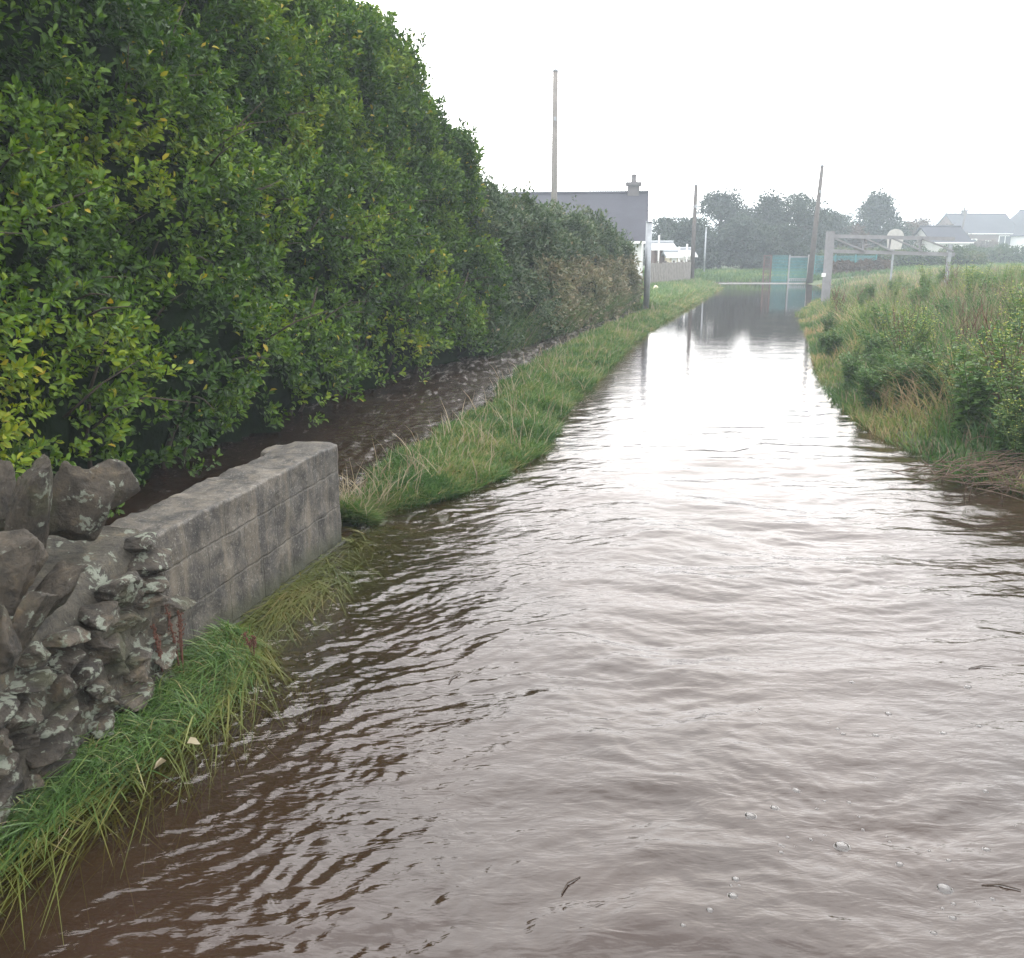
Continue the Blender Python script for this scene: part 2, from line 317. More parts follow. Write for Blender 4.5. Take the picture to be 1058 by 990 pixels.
def block_material():
    m, n, o = mat('weathered_concrete_block'); t = nd(n, 'ShaderNodeTexCoord')
    sp = nd(n, 'ShaderNodeSeparateXYZ'); n.links.new(t.outputs['Object'], sp.inputs[0])
    nw = nd(n, 'ShaderNodeTexNoise', Scale=9, Detail=3); n.links.new(t.outputs['Object'], nw.inputs['Vector'])
    wob = nd(n, 'ShaderNodeMath', operation='MULTIPLY_ADD'); wob.inputs[1].default_value = .035; n.links.new(nw.outputs['Fac'], wob.inputs[0]); n.links.new(sp.outputs['X'], wob.inputs[2])
    wz = nd(n, 'ShaderNodeMath', operation='MULTIPLY_ADD'); wz.inputs[1].default_value = .026; n.links.new(nw.outputs['Fac'], wz.inputs[0]); n.links.new(sp.outputs['Z'], wz.inputs[2])
    cb = nd(n, 'ShaderNodeCombineXYZ'); n.links.new(wob.outputs[0], cb.inputs[0]); n.links.new(wz.outputs[0], cb.inputs[1])
    mp = nd(n, 'ShaderNodeMapping'); mp.inputs['Location'].default_value = (.1, .192, 0); n.links.new(cb.outputs[0], mp.inputs[0])
    br = nd(n, 'ShaderNodeTexBrick', Scale=1, **{'Mortar Size': .007, 'Mortar Smooth': .5, 'Brick Width': .33, 'Row Height': .215}); br.offset = .5
    br.inputs['Color1'].default_value = (.6,.6,.6,1); br.inputs['Color2'].default_value = (.95,.95,.95,1); br.inputs['Mortar'].default_value = (.8,.8,.8,1)
    n.links.new(mp.outputs[0], br.inputs['Vector'])
    n1 = nd(n, 'ShaderNodeTexNoise', Scale=6, Detail=12, Roughness=.78); n.links.new(t.outputs['Object'], n1.inputs['Vector'])
    r1 = ramp_node(n, [(.38, (.018,.016,.014)), (.47, (.052,.046,.040)), (.55, (.105,.092,.075)), (.66, (.22,.19,.155))]); n.links.new(n1.outputs['Fac'], r1.inputs[0])
    # brown vertical run-off stains
    ms = nd(n, 'ShaderNodeMapping'); ms.inputs['Scale'].default_value = (16, 16, 1.3); n.links.new(t.outputs['Object'], ms.inputs[0])
    ns = nd(n, 'ShaderNodeTexNoise', Scale=1, Detail=4); n.links.new(ms.outputs[0], ns.inputs['Vector'])
    sm = nd(n, 'ShaderNodeMapRange', **{'From Min': .5, 'From Max': .68, 'To Max': .6}); n.links.new(ns.outputs['Fac'], sm.inputs['Value'])
    m1 = nd(n, 'ShaderNodeMix', data_type='RGBA'); n.links.new(sm.outputs[0], m1.inputs['Factor']); n.links.new(r1.outputs[0], m1.inputs['A']); m1.inputs['B'].default_value = (.18,.15,.11,1)
    m2 = nd(n, 'ShaderNodeMix', data_type='RGBA', blend_type='MULTIPLY'); m2.inputs['Factor'].default_value = .7
    n.links.new(m1.outputs['Result'], m2.inputs['A']); n.links.new(br.outputs['Color'], m2.inputs['B'])
    m3 = nd(n, 'ShaderNodeMix', data_type='RGBA'); mf = nd(n, 'ShaderNodeMath', operation='MULTIPLY'); n.links.new(br.outputs['Fac'], mf.inputs[0]); n.links.new(n1.outputs['Fac'], mf.inputs[1]); n.links.new(mf.outputs[0], m3.inputs['Factor']); n.links.new(m2.outputs['Result'], m3.inputs['A']); m3.inputs['B'].default_value = (.075,.068,.055,1)
    # pale speckle
    n6 = nd(n, 'ShaderNodeTexNoise', Scale=90, Detail=6); n.links.new(t.outputs['Object'], n6.inputs['Vector'])
    s6 = nd(n, 'ShaderNodeMapRange', **{'From Min': .56, 'From Max': .72, 'To Max': .45}); n.links.new(n6.outputs['Fac'], s6.inputs['Value'])
    m4 = nd(n, 'ShaderNodeMix', data_type='RGBA'); n.links.new(s6.outputs[0], m4.inputs['Factor']); n.links.new(m3.outputs['Result'], m4.inputs['A']); m4.inputs['B'].default_value = (.32,.31,.28,1)
    tz = nd(n, 'ShaderNodeMath', operation='MULTIPLY_ADD'); tz.inputs[1].default_value = -.16; n.links.new(n1.outputs['Fac'], tz.inputs[0]); n.links.new(sp.outputs['Z'], tz.inputs[2])
    td = nd(n, 'ShaderNodeMapRange', **{'From Min': -.04, 'From Max': .05, 'To Min': .75, 'To Max': 0.0}); n.links.new(tz.outputs[0], td.inputs['Value'])
    m5 = nd(n, 'ShaderNodeMix', data_type='RGBA'); n.links.new(td.outputs[0], m5.inputs['Factor']); n.links.new(m4.outputs['Result'], m5.inputs['A']); m5.inputs['B'].default_value = (.035,.038,.018,1); m4 = m5
    b = nd(n, 'ShaderNodeBsdfPrincipled', Roughness=.6); n.links.new(m4.outputs['Result'], b.inputs['Base Color'])
    inv = nd(n, 'ShaderNodeMath', operation='SUBTRACT'); inv.inputs[0].default_value = 1; n.links.new(br.outputs['Fac'], inv.inputs[1])
    b1 = nd(n, 'ShaderNodeBump', Strength=.8, Distance=.010); n.links.new(inv.outputs[0], b1.inputs['Height'])
    b2 = nd(n, 'ShaderNodeBump', Strength=.9, Distance=.012); n.links.new(n1.outputs['Fac'], b2.inputs['Height']); n.links.new(b1.outputs[0], b2.inputs['Normal'])
    b3 = nd(n, 'ShaderNodeBump', Strength=.5, Distance=.003); n.links.new(n6.outputs['Fac'], b3.inputs['Height']); n.links.new(b2.outputs[0], b3.inputs['Normal']); n.links.new(b3.outputs[0], b.inputs['Normal'])
    n.links.new(b.outputs[0], o.inputs[0]); return m
M['block'] = block_material()

# ------------------------------------------------------------------ plan of the place (metres)
def curve(pix):
    pts = sorted([G(*p) for p in pix], key=lambda p: p[1]); X = np.array([p[0] for p in pts]); Y = np.array([p[1] for p in pts])
    return Y, X
vrY, vrX = curve([(362,531),(432,518),(500,496),(545,470),(562,448),(580,420),(612,390),(650,353),(680,334),(702,320),(728,306),(745,297.5)])
vlY, vlX = curve([(352,512),(378,468),(430,430),(490,388),(560,352),(615,334),(640,325)])
vlX = vlX + .04 + .60*np.clip((vlY-5.9)/2.9, 0, 1)
vlY = np.append(vlY, [30, 50]); vlX = np.append(vlX, [vlX[-1]+1.5, 9.0])
brY = np.array([-4, 0, 3.0, 5.2, 6.3]); brX = np.array([5.2, 4.9, 4.6, 4.25, 4.0])
b2Y, b2X = curve([(1035,492),(985,468),(940,450),(903,426),(866,404),(836,378),(829,350),(834,325),(850,311),(876,298)])
b2X = b2X + .45*sstep(b2Y, 9, 15)*(1-sstep(b2Y, 20, 26))
brY = np.concatenate([brY, b2Y[b2Y > 6.6]]); brX = np.concatenate([brX, b2X[b2Y > 6.6]])
hbY = np.array([-3, 5.0, 7.2, 9.6, 12.3, 15.5, 20, 25.6, 30]); hbX = np.array([-4.6, -2.95, -2.35, -2.0, -1.3, -.2, 1.35, 3.15, 4.6])
VR = lambda y: np.interp(y, vrY, vrX); VL = lambda y: np.interp(y, vlY, vlX)
BR = lambda y: np.interp(y, brY, brX); HB = lambda y: np.interp(y, hbY, hbX)
leY = np.array([-4, 1.6, 2.1, 2.7, 3.1, 3.5, 3.8, 4.0]); leX = np.array([-1.95, -1.80, -1.62, -1.34, -1.17, -1.09, -1.17, -1.33])
LE = lambda y: np.interp(y, leY, leX)
FARY = 49.0
def height(x, y):
    x = np.asarray(x, float); y = np.asarray(y, float)
    def land(d, top, k, under=.35, deep=-.27): return np.where(d >= 0, top*(1-np.exp(-d*k/top)), np.maximum(deep, d*under))
    wob = .12*perlin(x*1.3, y*1.3, 3) + .06*perlin(x*4, y*4, 4)
    rag = .18*perlin(x*2.2, y*2.2, 14)*np.clip((y-5)/2, .25, 1)
    d = np.minimum(np.minimum(x-VL(y), VR(y)-x), (y-5.62)*1.2) + wob*np.clip((y-5)/2, .25, 1) + rag
    h = np.where((x < VL(y)+.1), land(d, .10, .35, 1.0), land(d, .10, .35))
    wb = wob*2.2 + .28*perlin(x*.9, y*.9, 15)
    h = np.maximum(h, land(x-BR(y)+wb, 1.15, .30, .16)*np.where(x > BR(y)-wb, 1-.42*sstep(y, 16, 28), 1))
    h = np.maximum(h, land(y-FARY, .35, .2))
    h = np.maximum(h, np.where(y < 4.0, land(LE(y)-x+wob*.3, .035, .3, .30), -.27))
    # drowned grass shelf along the foot of the block wall
    sh = -.022 - .05*np.clip(np.abs(y-4.6)/1.3, 0, 2)**2 - .16*np.clip((x-(-1.25+.22*(y-4)))/.85, 0, 2)**1.5
    sh = np.where((x > -1.45+.22*(y-3.3)) & (y < 6.2), sh, -.27)
    h = np.maximum(h, np.maximum(sh, -.27))
    h = np.maximum(h, np.where(x < VR(y)-.3, land(y-25.8, .12, .3), -.27))
    # hedge side
    h = np.maximum(h, land(HB(y)-.75-x, .3, .3, 1.0))
    return h + .012*perlin(x*6, y*6, 9) + np.clip((np.hypot(x, y)-70)/300, 0, 1)*1.2*(fbm(x/60, y/60, 5)+.2)

def axis_steps(lo, hi, near_lo, near_hi, d0, g):
    a = list(np.arange(near_lo, near_hi, d0)); d = d0; p = near_hi
    while p < hi: a.append(p); d *= g; p += d
    a.append(hi); d = d0; p = near_lo - d0; pre = []
    while p > lo: pre.append(p); d *= g; p -= d
    pre.append(lo); return np.array(pre[::-1] + a)
gx = axis_steps(-440, 440, -4, 9, .12, 1.07); gy = axis_steps(-440, 440, 1, 16, .12, 1.05)
X, Y = np.meshgrid(gx, gy); Z = height(X, Y)
def grid_faces(ny, nx):
    i = np.arange(ny-1)[:, None]*nx + np.arange(nx-1)[None, :]; i = i.ravel()
    return np.stack([i, i+1, i+nx+1, i+nx], 1)
turf = sstep(Z, -.03, .05)*np.where(X < HB(Y)-.2, sstep(Y, 20, 30), 1.0)
gr = link('ground', np_mesh('ground', np.stack([X.ravel(), Y.ravel(), Z.ravel()], 1), grid_faces(*X.shape), turf.ravel(), smooth=True), M['ground'])
props(gr, kind='structure')

# water: one rippled sheet, finest where the eye is nearest
rows = [-6, -3, -1, 0, .4]; yv = .8; rows_ = []
while yv < FARY+3:
    rows_.append(yv); yv += max(.011, yv*yv/1500*.8 if yv < 20 else .3) if yv > 3.6 else .011
rows = np.array(rows + rows_)
us = np.concatenate([-np.geomspace(7, .74, 24)[:-1], np.linspace(-.72, .72, 620), np.geomspace(.74, 7, 24)[1:]])
U, YY = np.meshgrid(us, rows); XX = U*(np.abs(YY)+1.0)
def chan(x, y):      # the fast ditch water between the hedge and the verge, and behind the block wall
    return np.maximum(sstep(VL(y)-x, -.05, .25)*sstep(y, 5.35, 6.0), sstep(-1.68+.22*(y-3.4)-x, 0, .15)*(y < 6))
def waves(x, y):
    wx = x + .22*fbm(x*.9, y*.9, 31, 3); wy = y + .26*fbm(x*.8+7, y*.8, 37, 3)
    def aniso(ang, lam, stretch, seed, sharp=1.0):
        c, s = math.cos(ang), math.sin(ang)
        a = (wx*c + wy*s)/(lam*stretch); b = (-wx*s + wy*c)/lam
        n_ = perlin(a, b, seed)
        return n_ if sharp == 1 else (1-np.abs(n_)*2)**1*.5
    left = 1-sstep(x - .25*(y-2.5), -.9, .5)
    env = .55 + .9*np.clip(fbm(x*.7, y*.7, 51, 2)+.35, 0, 1)
    z = 0
    z = z + left*(.0036*aniso(R(36), .085, 2.8, 61) + .0030*aniso(R(22), .045, 2.8, 62) + .0016*aniso(R(44), .026, 2.6, 71) + .0046*aniso(R(44), .20, 2.4, 63) + .0030*aniso(R(12), .12, 2, 74))
    z = z + (1-left)*(.0125*aniso(R(-4), .24, 2.4, 64) + .0062*aniso(R(8), .115, 2.8, 65) + .0026*aniso(R(-14), .05, 3, 66) + .013*aniso(R(3), .6, 1.8, 67))
    z = z + .0016*perlin(wx*24, wy*24, 68)
    swell = .016*perlin(x*1.6, y*2.2, 70)*np.exp(-((x-.9)**2/3+(y-5.2)**2/6))
    fade = .12+.88*(1-sstep(y, 4.5, 13)); fade = fade*(1-.85*sstep(y, 12, 22))
    z = z*env*fade
    return z + swell + chan(x, y)*(.011*perlin(wx*7, wy*5, 72)+.009*perlin(wx*15, wy*10, 73))
Zw = waves(XX, YY)
bed = height(XX, YY); dep = np.maximum(0, -bed)
rip = (.40-.30*sstep(YY, 3, 9)-.08*sstep(YY, 10, 24)) * (.6+.8*np.clip(fbm(XX*.25, YY*.16, 81, 3)+.5, 0, 1))
rip = rip + .22*np.exp(-((YY-40)/3.5)**2)*np.exp(-((XX-8.3)/1.2)**2)     # patch ruffled by the current beside the verge
CH = chan(XX, YY); rip = rip*(1-CH) + CH*(1.3+.9*np.clip((YY-8)/6, 0, 1))
foam_glint = CH*(.12+.85*sstep(YY, 8, 16)) + .5*np.exp(-((YY-5.75)/.35)**2)*sstep(XX, -1.15, -.95)*(1-sstep(XX, -.2, .4)) + .45*np.exp(-((YY-40)/3.0)**2)*np.exp(-((XX-8.0)/1.0)**2)  # pale streaks painted for sky glint on the ditch; foam at the eddies
Fw = grid_faces(*XX.shape)
keep = (bed.ravel()[Fw].min(1) < .03)
Fw = Fw[keep]
used = np.unique(Fw); rem = -np.ones(XX.size, int); rem[used] = np.arange(len(used)); Fw = rem[Fw]
Vw = np.stack([XX.ravel(), YY.ravel(), Zw.ravel()], 1)[used]
wo = link('flood_water', np_mesh('flood_water', Vw, Fw, extra=dict(depth=dep.ravel()[used], ripple=rip.ravel()[used], foam_glint=foam_glint.ravel()[used]), smooth=True), M['water'])
props(wo, kind='structure')
def h1(x, y): return float(height(np.array([x]), np.array([y]))[0])

# distant ridge
m = MB(); n_ = 60
for i in range(n_+1):
    a = i/n_; x = -150 + 420*a; zt = 9.5 + 2.5*mnoise.noise((a*5, 0, 2)); zt *= min(1, 6*a, 6*(1-a)) if 0 < a < 1 else 0
    for k, (dy, f) in enumerate(((-60, 0), (0, .8), (50, 1), (130, 0))): m.v.append((x, 330+dy*.6, -1+zt*f))
for i in range(n_):
    for k in range(3): m.f.append((i*4+k, i*4+k+1, i*4+k+5, i*4+k+4))
props(m.build('hill', M['ground'], smooth=True), kind='structure')

# ------------------------------------------------------------------ concrete block wall
def block_wall():
    A = Vector((-1.415, 3.46, 0)); B = Vector((-1.02, 5.28, 0)); L = (B-A).length; ang = math.atan2(B.y-A.y, B.x-A.x)
    root = empty('block_wall', (A.x, A.y, 0), ang)
    props(root, 'low grey weathered concrete block wall standing in the floodwater, end on to the verge', 'wall')
    T = .285; top = .60
    def slab(x0, x1, y0, y1, z0, z1, seed):
        import bmesh
        bm = bmesh.new(); bmesh.ops.create_cube(bm, size=1)
        for v in bm.verts: v.co = Vector((x0+(v.co.x+.5)*(x1-x0), y0+(v.co.y+.5)*(y1-y0), z0+(v.co.z+.5)*(z1-z0)))
        bmesh.ops.bevel(bm, geom=bm.edges[:], offset=.012, segments=2, profile=.6, affect='EDGES')
        for ax, step, lo, hi in ((0, .03, x0, x1), (2, .03, z0, z1), (1, .05, y0, y1)):
            k = lo+step
            while k < hi-.005:
                co = Vector((0,0,0)); co[ax] = k; no = Vector((0,0,0)); no[ax] = 1
                bmesh.ops.bisect_plane(bm, geom=bm.verts[:]+bm.edges[:]+bm.faces[:], plane_co=co, plane_no=no); k += step
        for v in bm.verts:
            p = v.co*9 + Vector((seed, 0, 0)); q = v.co*30
            v.co += Vector((mnoise.noise(p)*.006+mnoise.noise(q)*.006, mnoise.noise(p+Vector((9,9,9)))*.010+mnoise.noise(q+Vector((3,0,0)))*.007, mnoise.noise(p+Vector((0,5,5)))*.012+mnoise.noise(q)*.008))
        me = bpy.data.meshes.new('wall'); bm.to_mesh(me); bm.free(); return me
    # local +y is the left (hedge) side
    link('blockwork', slab(0, L, 0, T, -.35, top, 1), M['block'], root, True)
    link('end_return', slab(L-.24, L-.012, T+.003, T+.09, -.35, top-.012, 4), M['block'], root, True)
    mm = MB(); mm.box(.4, L+.01, -.022, -.006, -.30, .006); f = mm.build('footing', M['block'], root)
block_wall()

# ------------------------------------------------------------------ rubble wall with upright coping stones
def lump(center, size, rot, seed, rough=.22, sub=3, boxy=.45):
    import bmesh
    bm = bmesh.new(); bmesh.ops.create_icosphere(bm, subdivisions=sub, radius=1)
    Rm = rot.to_matrix() if hasattr(rot, 'to_matrix') else rot
    so_ = Vector((seed*3.7, seed*1.3, seed*.7))
    rr_ = random.Random(seed)
    planes = [(Vector((rr_.gauss(0,1), rr_.gauss(0,1), rr_.gauss(0,1))).normalized(), rr_.uniform(.55, .85)) for _ in range(14 if sub > 3 else 9)]
    for v in bm.verts:
        p = v.co.copy(); mxx = max(abs(p.x), abs(p.y), abs(p.z)); p = p*(1-boxy) + p/mxx*boxy*.8
        for nn, dd in planes:
            e = p.dot(nn)-dd
            if e > 0: p -= nn*e
        p *= 1 + rough*.5*mnoise.noise(v.co*1.4+so_) + rough*.22*mnoise.noise(v.co*4+so_) + rough*.10*mnoise.noise(v.co*11+so_)
        v.co = Vector(center) + Rm @ Vector((p.x*size[0], p.y*size[1], p.z*size[2]))
    vs_ = [v.co.copy() for v in bm.verts]; fs = [tuple(v.index for v in f.verts) for f in bm.faces]; bm.free(); return vs_, fs
from mathutils import Euler
def rock(center, size, rot, seed, cuts=3, npts=13, rough=.06, bev=.10):
    import bmesh
    rr_ = random.Random(seed); bm = bmesh.new()
    for _ in range(npts):
        d = Vector((rr_.gauss(0, 1), rr_.gauss(0, 1), rr_.gauss(0, 1))).normalized(); k = max(abs(d.x), abs(d.y), abs(d.z))
        bm.verts.new(d/k*.55 + d*.45*rr_.uniform(.8, 1.1))
    res = bmesh.ops.convex_hull(bm, input=bm.verts[:]); bmesh.ops.delete(bm, geom=[v for v in bm.verts if not v.link_faces], context='VERTS')
    bmesh.ops.dissolve_limit(bm, angle_limit=R(14), verts=bm.verts[:], edges=bm.edges[:])
    bmesh.ops.bevel(bm, geom=bm.edges[:]+bm.verts[:], offset=bev, segments=2, profile=.6, affect='EDGES', clamp_overlap=True)
    bmesh.ops.triangulate(bm, faces=bm.faces[:])
    bmesh.ops.remove_doubles(bm, verts=bm.verts[:], dist=.004)
    for _ in range(cuts):
        lim = .55/(1.7**_)
        es = [e for e in bm.edges if e.calc_length() > .16]
        if es: bmesh.ops.subdivide_edges(bm, edges=es, cuts=1); bmesh.ops.triangulate(bm, faces=[f for f in bm.faces if len(f.verts) > 3])
    bm.normal_update(); so_ = Vector((seed*3.7, seed*1.3, seed*.7)); Rm = rot.to_matrix()
    nrm = [v.normal.copy() for v in bm.verts]
    for v, nn in zip(bm.verts, nrm):
        q = v.co
        p = q + nn*(rough*1.3*mnoise.noise(q*2.2+so_) + rough*.9*mnoise.noise(q*5.5+so_) + rough*.6*mnoise.noise(q*13+so_))
        v.co = Vector(center) + Rm @ Vector((p.x*size[0], p.y*size[1], p.z*size[2]))
    vs_ = [v.co.copy() for v in bm.verts]; fs = [tuple(v.index for v in f.verts) for f in bm.faces]; bm.free(); return vs_, fs
def rubble_wall():
    root = empty('rubble_wall', (-1.7, 2.4, 0)); inv = Matrix.Translation((1.7, -2.4, 0))
    props(root, 'old lichened rubble stone wall with tilted upright coping stones, beside the block wall', 'wall')
    fx = lambda y: -1.375 + .16*(y-3.42)              # face line
    topz = lambda y: float(np.interp(y, [1.0, 2.6, 3.0, 3.5], [.40, .45, .53, .615]))
    core = MB(); ys = np.linspace(.6, 3.48, 60); prof = []
    for y in ys:
        t = topz(y); x = fx(y); prof.append([(x+.012, y, -.35), (x-.008, y, .1), (x-.042, y, t*.6), (x-.085, y, t-.03), (x-.12, y, t+.02), (x-.40, y, t+.05), (x-.52, y, t-.05), (x-.52, y, -.35)])
    k = len(prof[0])
    for r_ in prof: core.v += [tuple(Vector(p)+Vector((1.7,-2.4,0))+Vector((.012*mnoise.noise(Vector(p)*8), 0, .012*mnoise.noise(Vector(p)*7)))) for p in r_]
    for i in range(len(ys)-1):
        for j in range(k-1): core.f.append((i*k+j, i*k+j+1, (i+1)*k+j+1, (i+1)*k+j))
    e = (len(ys)-1)*k; core.f.append(tuple(e+j for j in reversed(range(k)))); core.f.append(tuple(range(k)))
    core.build('mortar_core', M['mortar'], root, True)
    st = MB(); rg = random.Random(12); sid = 1
    z = -.12
    while z < .62:
        hz = rg.uniform(.045, .085); y = .9 + rg.uniform(0, .1)
        while y < 3.46:
            ln = rg.uniform(.08, .24); t = topz(y+ln/2)
            if z+hz*.4 < t-.03:
                x = fx(y+ln/2) + .02 - .05*max(0, z)/.6
                c = Vector((x-.045+rg.uniform(-.016, .016), y+ln/2, z+hz/2+rg.uniform(-.012, .012)))
                vs_, fs = rock(c, (.085, ln*.56, hz*.62), Euler((rg.uniform(-.08, .08), rg.uniform(-.1, .1), rg.uniform(-.12, .12))), sid, 3, 16, .065)
                st.add([inv @ v for v in vs_], fs); sid += 1
            y += ln + rg.uniform(.004, .02)
        # quoins of the end face
        if z < .55:
            x = fx(3.42)-.05
            while x > fx(3.42)-.50:
                wd = rg.uniform(.10, .20)
                vs_, fs = rock((x-wd/2, 3.47, z+hz/2), (wd*.52, .05, hz*.58), Euler((0, rg.uniform(-.12, .12), 0)), sid, 3, 16, .065); sid += 1
                st.add([inv @ v for v in vs_], fs); x -= wd+.012
        z += hz + .006
    # bedding stones on top
    for _ in range(34):
        y = rg.uniform(1.0, 3.44); x = fx(y)-rg.uniform(.08, .46)
        vs_, fs = rock((x, y, topz(y)+rg.uniform(-.02, .015)), (rg.uniform(.05, .11), rg.uniform(.05, .12), rg.uniform(.025, .05)), Euler((rg.uniform(-.2, .2), rg.uniform(-.2, .2), rg.uniform(0, 3))), sid, 3, 16, .065); sid += 1
        st.add([inv @ v for v in vs_], fs)
    st.build('stonework', M['rubble'], root, True)
    # coping stones: pixel centre, distance, half sizes (across, thick, tall), tilt
    cop = [ # px, py, Y, half width(x), half thick(y), half height(z), roll about view axis, yaw
        (79, 521, 3.22, .105, .075, .155, -.42, .15),
        (33, 524, 3.02, .055, .10, .185, -.30, -.2),
        (112, 501, 3.50, .10, .07, .085, .45, .3),
        (-4, 512, 3.30, .07, .09, .15, .10, .2),
        (14, 590, 2.78, .085, .09, .125, -.25, .4),
        (50, 614, 2.80, .050, .085, .135, -.72, -.1),
        (26, 645, 2.62, .042, .08, .115, -.62, .2),
        (2, 662, 2.52, .055, .08, .10, -.35, .1),
        (-40, 560, 2.95, .09, .08, .16, -.15, .1),
        (-34, 660, 2.45, .06, .08, .14, -.4, .1),
        (-70, 690, 2.20, .07, .08, .15, -.3, .1),
        (-120, 720, 1.95, .07, .09, .15, -.3, .2),
        (-180, 760, 1.70, .08, .08, .15, -.2, .2)]
    for i, (px, py, Yd, sx, sy, sz, roll, yaw) in enumerate(cop):
        c = at(px, py, Yd); vs_, fs = rock(c, (sx*1.12, sy*.8, sz*1.12), Euler((.05, -roll, yaw)), 300+i*7, 4, 17, .05, .07)
        q = MB(); q.add([inv @ v for v in vs_], fs); q.build('coping_stone', M['coping'], root, True)
rubble_wall()

# ------------------------------------------------------------------ hedges
def hedge_frame(s):
    """base point and outward normal (towards the road) of the hedge line at y = s"""
    x = HB(s); dx = (HB(s+.3)-HB(s-.3))/.6; n_ = 1/np.sqrt(1+dx*dx)
    return x, n_, -dx*n_
def shrubbery(name, label, cat, s0, s1, Hf, depth, dens, leafL, per, seed, matn, tintf, cut=.25, stems=0, power=.62, over=.0, core_in=.30, endcap=True, bump=1.0, size_grow=0.0):
    rg = np.random.RandomState(seed)
    root = empty(name, (float(HB((s0+s1)/2))-depth, (s0+s1)/2, 0)); off = np.array(root.location)
    props(root, label, cat)
    def surf(s, th, inset=0.0):
        H = Hf(s); c = np.cos(th); sn = np.sin(th)
        o = np.sign(c)*np.abs(c)**power*depth; z = H*np.clip(sn, 0, 1)**power
        if endcap:
            f = np.clip((s1-s)/1.6, 0.001, 1); f = np.sqrt(1-(1-f)**2); o = o*f; z = z*(.25+.75*f)
            if s0 > 1: f2 = np.clip((s-s0+.4)/1.0, .001, 1); f2 = np.sqrt(1-(1-f2)**2); o = o*(.5+.5*f2)
        x, nx, ny = hedge_frame(s)
        bx = x - depth*nx*.93; by = s - depth*ny*.93
        al = s*1.0; ht = z + np.abs(th)*.3
        bulge = bump*(.32*perlin(al*.75, ht*.8, seed+1) + .24*perlin(al*1.9, ht*2.0, seed+2) + .12*perlin(al*4.6, ht*4.6, seed+3)) - inset
        # bulge along the outward profile normal
        no, nz = c, sn*1.0
        o2 = o + bulge*no + over*np.exp(-((z-.9)/.7)**2)*(c > 0); z2 = np.maximum(z + bulge*nz, .02)
        P = np.stack([bx+nx*o2, by+ny*o2, z2], -1); N = np.stack([nx*no, ny*no, nz], -1)
        return P, N/np.linalg.norm(N, axis=-1, keepdims=True)
    # solid dark shell, shade between the shoots put into its colour
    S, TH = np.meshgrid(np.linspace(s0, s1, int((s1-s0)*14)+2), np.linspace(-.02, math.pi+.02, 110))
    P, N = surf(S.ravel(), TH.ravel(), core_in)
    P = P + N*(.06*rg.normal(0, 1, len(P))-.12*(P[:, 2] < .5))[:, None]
    me = np_mesh('shade_core', P-off, grid_faces(*S.shape), smooth=True); link('shade_core', me, M['shrub_core'], root)
    # shoots
    n_ = int(dens(0)*(s1-s0)) if callable(dens) else int(dens*(s1-s0))
    s = s0 + (s1-s0)*rg.rand(n_)**1.0
    if callable(dens):
        pr = dens(s); keepm = rg.rand(n_) < pr/pr.max(); s = s[keepm]; n_ = len(s)
    th = np.arccos(1-2*rg.rand(n_)*.93) if False else rg.rand(n_)*math.pi*.86
    lay = rg.rand(n_)**1.3*core_in*1.0; spr = np.where(rg.rand(n_) < .08, rg.rand(n_)*.22, 0)
    P, N = surf(s, th, 0); 
    jit = rg.normal(0, .03, (n_, 3)); P = P - N*lay[:, None] + N*spr[:, None]*np.array([1,1,1.2]) + jit
    m_ = P[:, 2] > cut*(.4+.9*np.clip(.5+perlin(s*2.3, s*0+3.1, seed+8), 0, 1))*(1 if s0 > 3 else .35+.65*sstep(s, 5.5, 7.5)); m_ &= (perlin(s*1.5, P[:, 2]*1.7, seed+21) + .6*perlin(s*4, P[:, 2]*4, seed+22) > -.50) | (rg.rand(n_) < .22)
    P = P[m_]; N = N[m_]; s = s[m_]; spr = spr[m_]; n_ = len(P)
    clump = perlin(s*1.1, P[:, 2]*1.1, seed+11)*.5 + perlin(s*3.1, P[:, 2]*3.1, seed+12)*.3
    sd_ = N + np.array([.0, 0, .55]) + rg.normal(0, .35, (n_, 3)); sd_ /= np.linalg.norm(sd_, axis=1, keepdims=True)
    k = per; a = rg.rand(n_, k)*2*math.pi; 
    u = np.cross(sd_, rg.normal(0, 1, (n_, 3))); u /= np.linalg.norm(u, axis=1, keepdims=True); v = np.cross(sd_, u)
    rad = (u[:, None]*np.cos(a)[..., None] + v[:, None]*np.sin(a)[..., None])
    grow = (1+size_grow*np.clip(s-6, 0, 30))[:, None]
    tt = rg.rand(n_, k); pos = P[:, None] + sd_[:, None]*((tt-.6)*leafL*2.6*grow)[..., None] + rad*(.25*leafL*grow)[..., None]
    ax = rad*(.9-.4*tt)[..., None] + sd_[:, None]*(.45+.6*tt)[..., None] + rg.normal(0, .22, (n_, k, 3)); ax[..., 2] -= .12
    nr = sd_[:, None] + rg.normal(0, .3, (n_, k, 3)); Ls = leafL*(.6+.65*rg.rand(n_, k))*grow
    V, F = leaves(pos.reshape(-1, 3), ax.reshape(-1, 3), nr.reshape(-1, 3), Ls.ravel(), Ls.ravel()*(.42+.14*rg.rand(n_*k)))
    T = np.clip(tintf(s, P[:, 2], clump, rg)[:, None] + rg.normal(0, .10, (n_, k)) + .12*(tt-.5), 0, 1)
    yel = rg.rand(n_, k) < .010; T = np.where(yel, .93+.07*rg.rand(n_, k), T)
    link('foliage', np_mesh('foliage', V-off, F, np.repeat(T.ravel(), 6)), M[matn], root)
